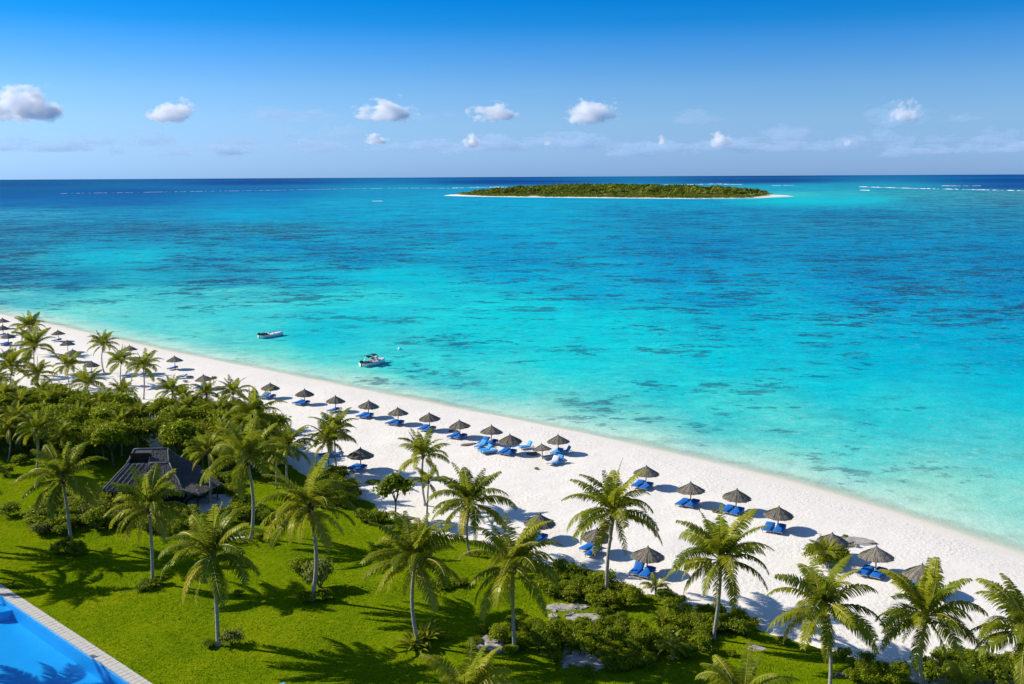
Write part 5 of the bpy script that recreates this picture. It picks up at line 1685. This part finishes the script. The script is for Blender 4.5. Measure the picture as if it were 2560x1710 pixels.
        for x0, x1, zt in ((-2.5, -1.15, 1.95), (-1.0, .25, 2.05)):
            g = 6
            v = []
            for i in range(g + 1):
                for j in range(7):
                    y = -.95 + 1.9 * j / 6
                    v.append((x0 + (x1 - x0) * i / g, y, zt - .25 * (abs(y) / .95) ** 2.5 + .06 * math.sin(math.pi * i / g)))
            f = [(i * 7 + j, (i + 1) * 7 + j, (i + 1) * 7 + j + 1, i * 7 + j + 1) for i in range(g) for j in range(6)]
            cv = ob('bimini_top', mesh('bimini_top', v, f, [MAT['black']], True), t)
            mb = MB()
            for x in (x0 + .1, x1 - .1):
                for sd in (-.93, .93): mb.tube([((x0 + x1) / 2, sd, .72), (x, sd, zt - .25)], .022, 5)
            tag(ob('bimini_frame', mb.me('bimini_frame', [MAT['steel']]), cv), kind='stuff')
        mb = MB(); mb.box((.75, .1, 1.15), (.5, .8, .7)); mb.box((.75, .1, 1.62), (.3, .6, .25)); ob('console', mb.me('console', [MAT['white']]), t)
        mb = MB(); mb.box((-2.0, 0, .62), (1.5, 1.7, .35)); ob('stern_cover', mb.me('stern_cover', [MAT['black']]), t)
speedboat((656, 845), (703, 838), 'white speedboat with a dark stern cover moored farther from the row of parasols', 1)
speedboat((908, 917), (961, 905), 'white speedboat with a black bimini top moored nearer the beach', 2)
p = at(999, 874, SEA_Z)
t = thing('mooring_buoy', 'small white mooring buoy floating seaward of the bimini speedboat', 'buoy', (p.x, p.y, SEA_Z))
_m = bpy.data.meshes.new('float'); _b = bmesh.new(); bmesh.ops.create_uvsphere(_b, u_segments=14, v_segments=9, radius=.42); _b.to_mesh(_m); _b.free(); _m.materials.append(MAT['white'])
ob('float', _m, t, (0, 0, .15))
_b = MB(); _b.tube([(0, 0, .5), (0, 0, .75)], .05, 6); ob('ring', _b.me('ring', [MAT['steel']]), t)

# ------------------------------------------------------------------ clouds: bodies of scattering air ten to twenty kilometres out
def cloud_mat(name, dens, cover, amp, col):
    m, nt, out = new_mat(name)
    tcn = N(nt, 'TexCoord'); geo = N(nt, 'NewGeometry'); oi = N(nt, 'ObjectInfo')
    # unit-sphere distance, with the base squeezed flat
    off = N(nt, 'VectorMath', operation='MULTIPLY_ADD')
    nt.links.new(tcn.outputs['Object'], off.inputs[0])
    off.inputs[1].default_value = (1, 1, 1)
    cmb = N(nt, 'CombineXYZ')
    for k_ in range(3): nt.links.new(math_(nt, 'MULTIPLY', oi.outputs['Random'], (37.0, 91.0, 53.0)[k_]), cmb.inputs[k_])
    nt.links.new(cmb.outputs[0], off.inputs[2])
    n1 = noise(nt, off.outputs[0], 2.1, 9, .63)
    n1v = math_(nt, 'MULTIPLY_ADD', math_(nt, 'SUBTRACT', n1.outputs[0], .5), amp, .5)
    ln = N(nt, 'VectorMath', operation='LENGTH')
    nt.links.new(tcn.outputs['Object'], ln.inputs[0])
    sz = N(nt, 'SeparateXYZ'); nt.links.new(tcn.outputs['Object'], sz.inputs[0])
    fall = math_(nt, 'MULTIPLY', math_(nt, 'POWER', ln.outputs['Value'], 1.5), 1.05)
    low = math_(nt, 'MULTIPLY', math_(nt, 'SUBTRACT', -.06, sz.outputs['Z'], clamp=True), 2.2)
    d = math_(nt, 'SUBTRACT', math_(nt, 'SUBTRACT', math_(nt, 'ADD', n1v, cover), fall), low)
    d = math_(nt, 'MULTIPLY', d, 3.6, clamp=True)
    d = math_(nt, 'MULTIPLY', d, dens)
    v = N(nt, 'VolumePrincipled')
    v.inputs['Color'].default_value = (*col, 1)
    v.inputs['Anisotropy'].default_value = .0
    nt.links.new(d, v.inputs['Density'])
    nt.links.new(v.outputs[0], out.inputs['Volume'])
    return m
MAT['cloud'] = cloud_mat('cumulus', .011, -.04, 3.4, (1, 1, 1))
MAT['cloud_thin'] = cloud_mat('thin_cloud', .0013, .06, 3.8, (.66, .85, 1))  # bluish scattering colour imitates the haze of distance, which is not modelled
_cm = {}
for key in ('cloud', 'cloud_thin'):
    me = bpy.data.meshes.new('cloud_' + key)
    bm = bmesh.new(); bmesh.ops.create_icosphere(bm, subdivisions=3, radius=1)
    for q in bm.verts:
        if q.co.z < -.40: q.co.z = -.40 + (q.co.z + .40) * .1
    bm.to_mesh(me); bm.free(); me.materials.append(MAT[key]); _cm[key] = me
CLOUDS = [(70, 300, 190, 85, 'cloud', 'big bright cumulus at the western edge of the sky'), (2, 302, 90, 40, 'cloud', 'small cloud cut by the western edge under the big cumulus'),
 (425, 302, 125, 52, 'cloud', 'compact bright cumulus above the western groves'), (725, 300, 230, 40, 'cloud_thin', 'long grey cloud bank between two bright cumulus'), (690, 296, 60, 26, 'cloud_thin', 'pale knot in the long grey cloud bank'),
 (970, 300, 150, 50, 'cloud', 'bright cumulus with a pointed top over the reef'), (1050, 302, 90, 26, 'cloud_thin', 'grey trailing end beside the pointed cumulus'), (1120, 292, 50, 20, 'cloud_thin', 'tiny grey puff west of the islet clouds'),
 (1230, 300, 130, 42, 'cloud', 'low slanting white cloud west of the islet'), (1477, 304, 150, 54, 'cloud', 'rounded bright cumulus standing over the islet'), (1740, 308, 135, 42, 'cloud_thin', 'grey torn cloud past the islet'),
 (2245, 312, 180, 66, 'cloud_thin', 'tall soft cloud in the eastern sky'), (2265, 302, 80, 50, 'cloud', 'white core of the tall soft eastern cloud'), (2405, 304, 95, 26, 'cloud_thin', 'flat grey wisp near the eastern edge'),
 (255, 362, 90, 40, 'cloud_thin', 'far small cloud low over the western horizon'), (385, 362, 120, 50, 'cloud_thin', 'far grey cloud low over the sand palms'), (130, 378, 180, 34, 'cloud_thin', 'far grey bank low in the west'), (560, 385, 160, 34, 'cloud_thin', 'far faint bank low over the lagoon'),
 (940, 360, 60, 24, 'cloud', 'tiny white puff low above the reef'), (800, 380, 160, 34, 'cloud_thin', 'far bank beneath the tiny white puff'), (1180, 368, 50, 30, 'cloud', 'tiny white tower low above the islet west end'), (1225, 375, 180, 46, 'cloud_thin', 'far grey bank behind the tiny white tower'),
 (1372, 364, 30, 18, 'cloud', 'tiny bright dot of cloud low over the islet'), (1430, 370, 200, 50, 'cloud_thin', 'far grey bank low over the islet'), (1655, 362, 26, 24, 'cloud', 'tiny white tower low past the islet'), (1640, 378, 150, 34, 'cloud_thin', 'far bank under the tiny tower past the islet'),
 (1800, 366, 60, 34, 'cloud', 'small white tower east of the islet'), (1780, 376, 130, 34, 'cloud_thin', 'grey skirt of the small white tower'), (1975, 352, 130, 50, 'cloud_thin', 'pale broad cloud above the eastern lagoon'), (1960, 378, 170, 30, 'cloud_thin', 'far bank below the pale broad cloud'),
 (2135, 368, 90, 46, 'cloud_thin', 'grey domed cloud low in the east'), (2120, 364, 24, 18, 'cloud', 'bright dot on the grey domed cloud'), (2255, 368, 80, 40, 'cloud_thin', 'soft small cloud beside the grey domed cloud'), (2500, 380, 150, 24, 'cloud_thin', 'flat far cloud at the eastern edge'), (2340, 384, 130, 26, 'cloud_thin', 'far faint bank low in the east')]
bank = random.Random(12)
for i in range(34):        # the broken bank along the horizon
    CLOUDS.append((i * 78 + bank.uniform(-30, 30), 342 + 50 * bank.random() ** .8, bank.uniform(60, 170), bank.uniform(20, 46), 'cloud_thin', 'faint grey-blue cloud in the broken bank low along the horizon'))
for i, (cx, cy, w_, h_, key, lab) in enumerate(CLOUDS):
    d = ray(cx, cy)
    tt = (640 - CAM_H) / d.z
    tt = min(tt, 24000 / d.y)
    p = Vector((0, 0, CAM_H)) + d * tt
    k_ = tt / F
    hz = h_ * k_ * (1.12 if key == 'cloud' else .86)
    o = ob('cloud', _cm[key], None, (p.x, p.y, p.z + .18 * hz), (0, 0, i * .7), (w_ * k_ * .66, w_ * k_ * .66, hz))
    tag(o, lab, 'cloud', 'cumulus clouds over the lagoon')
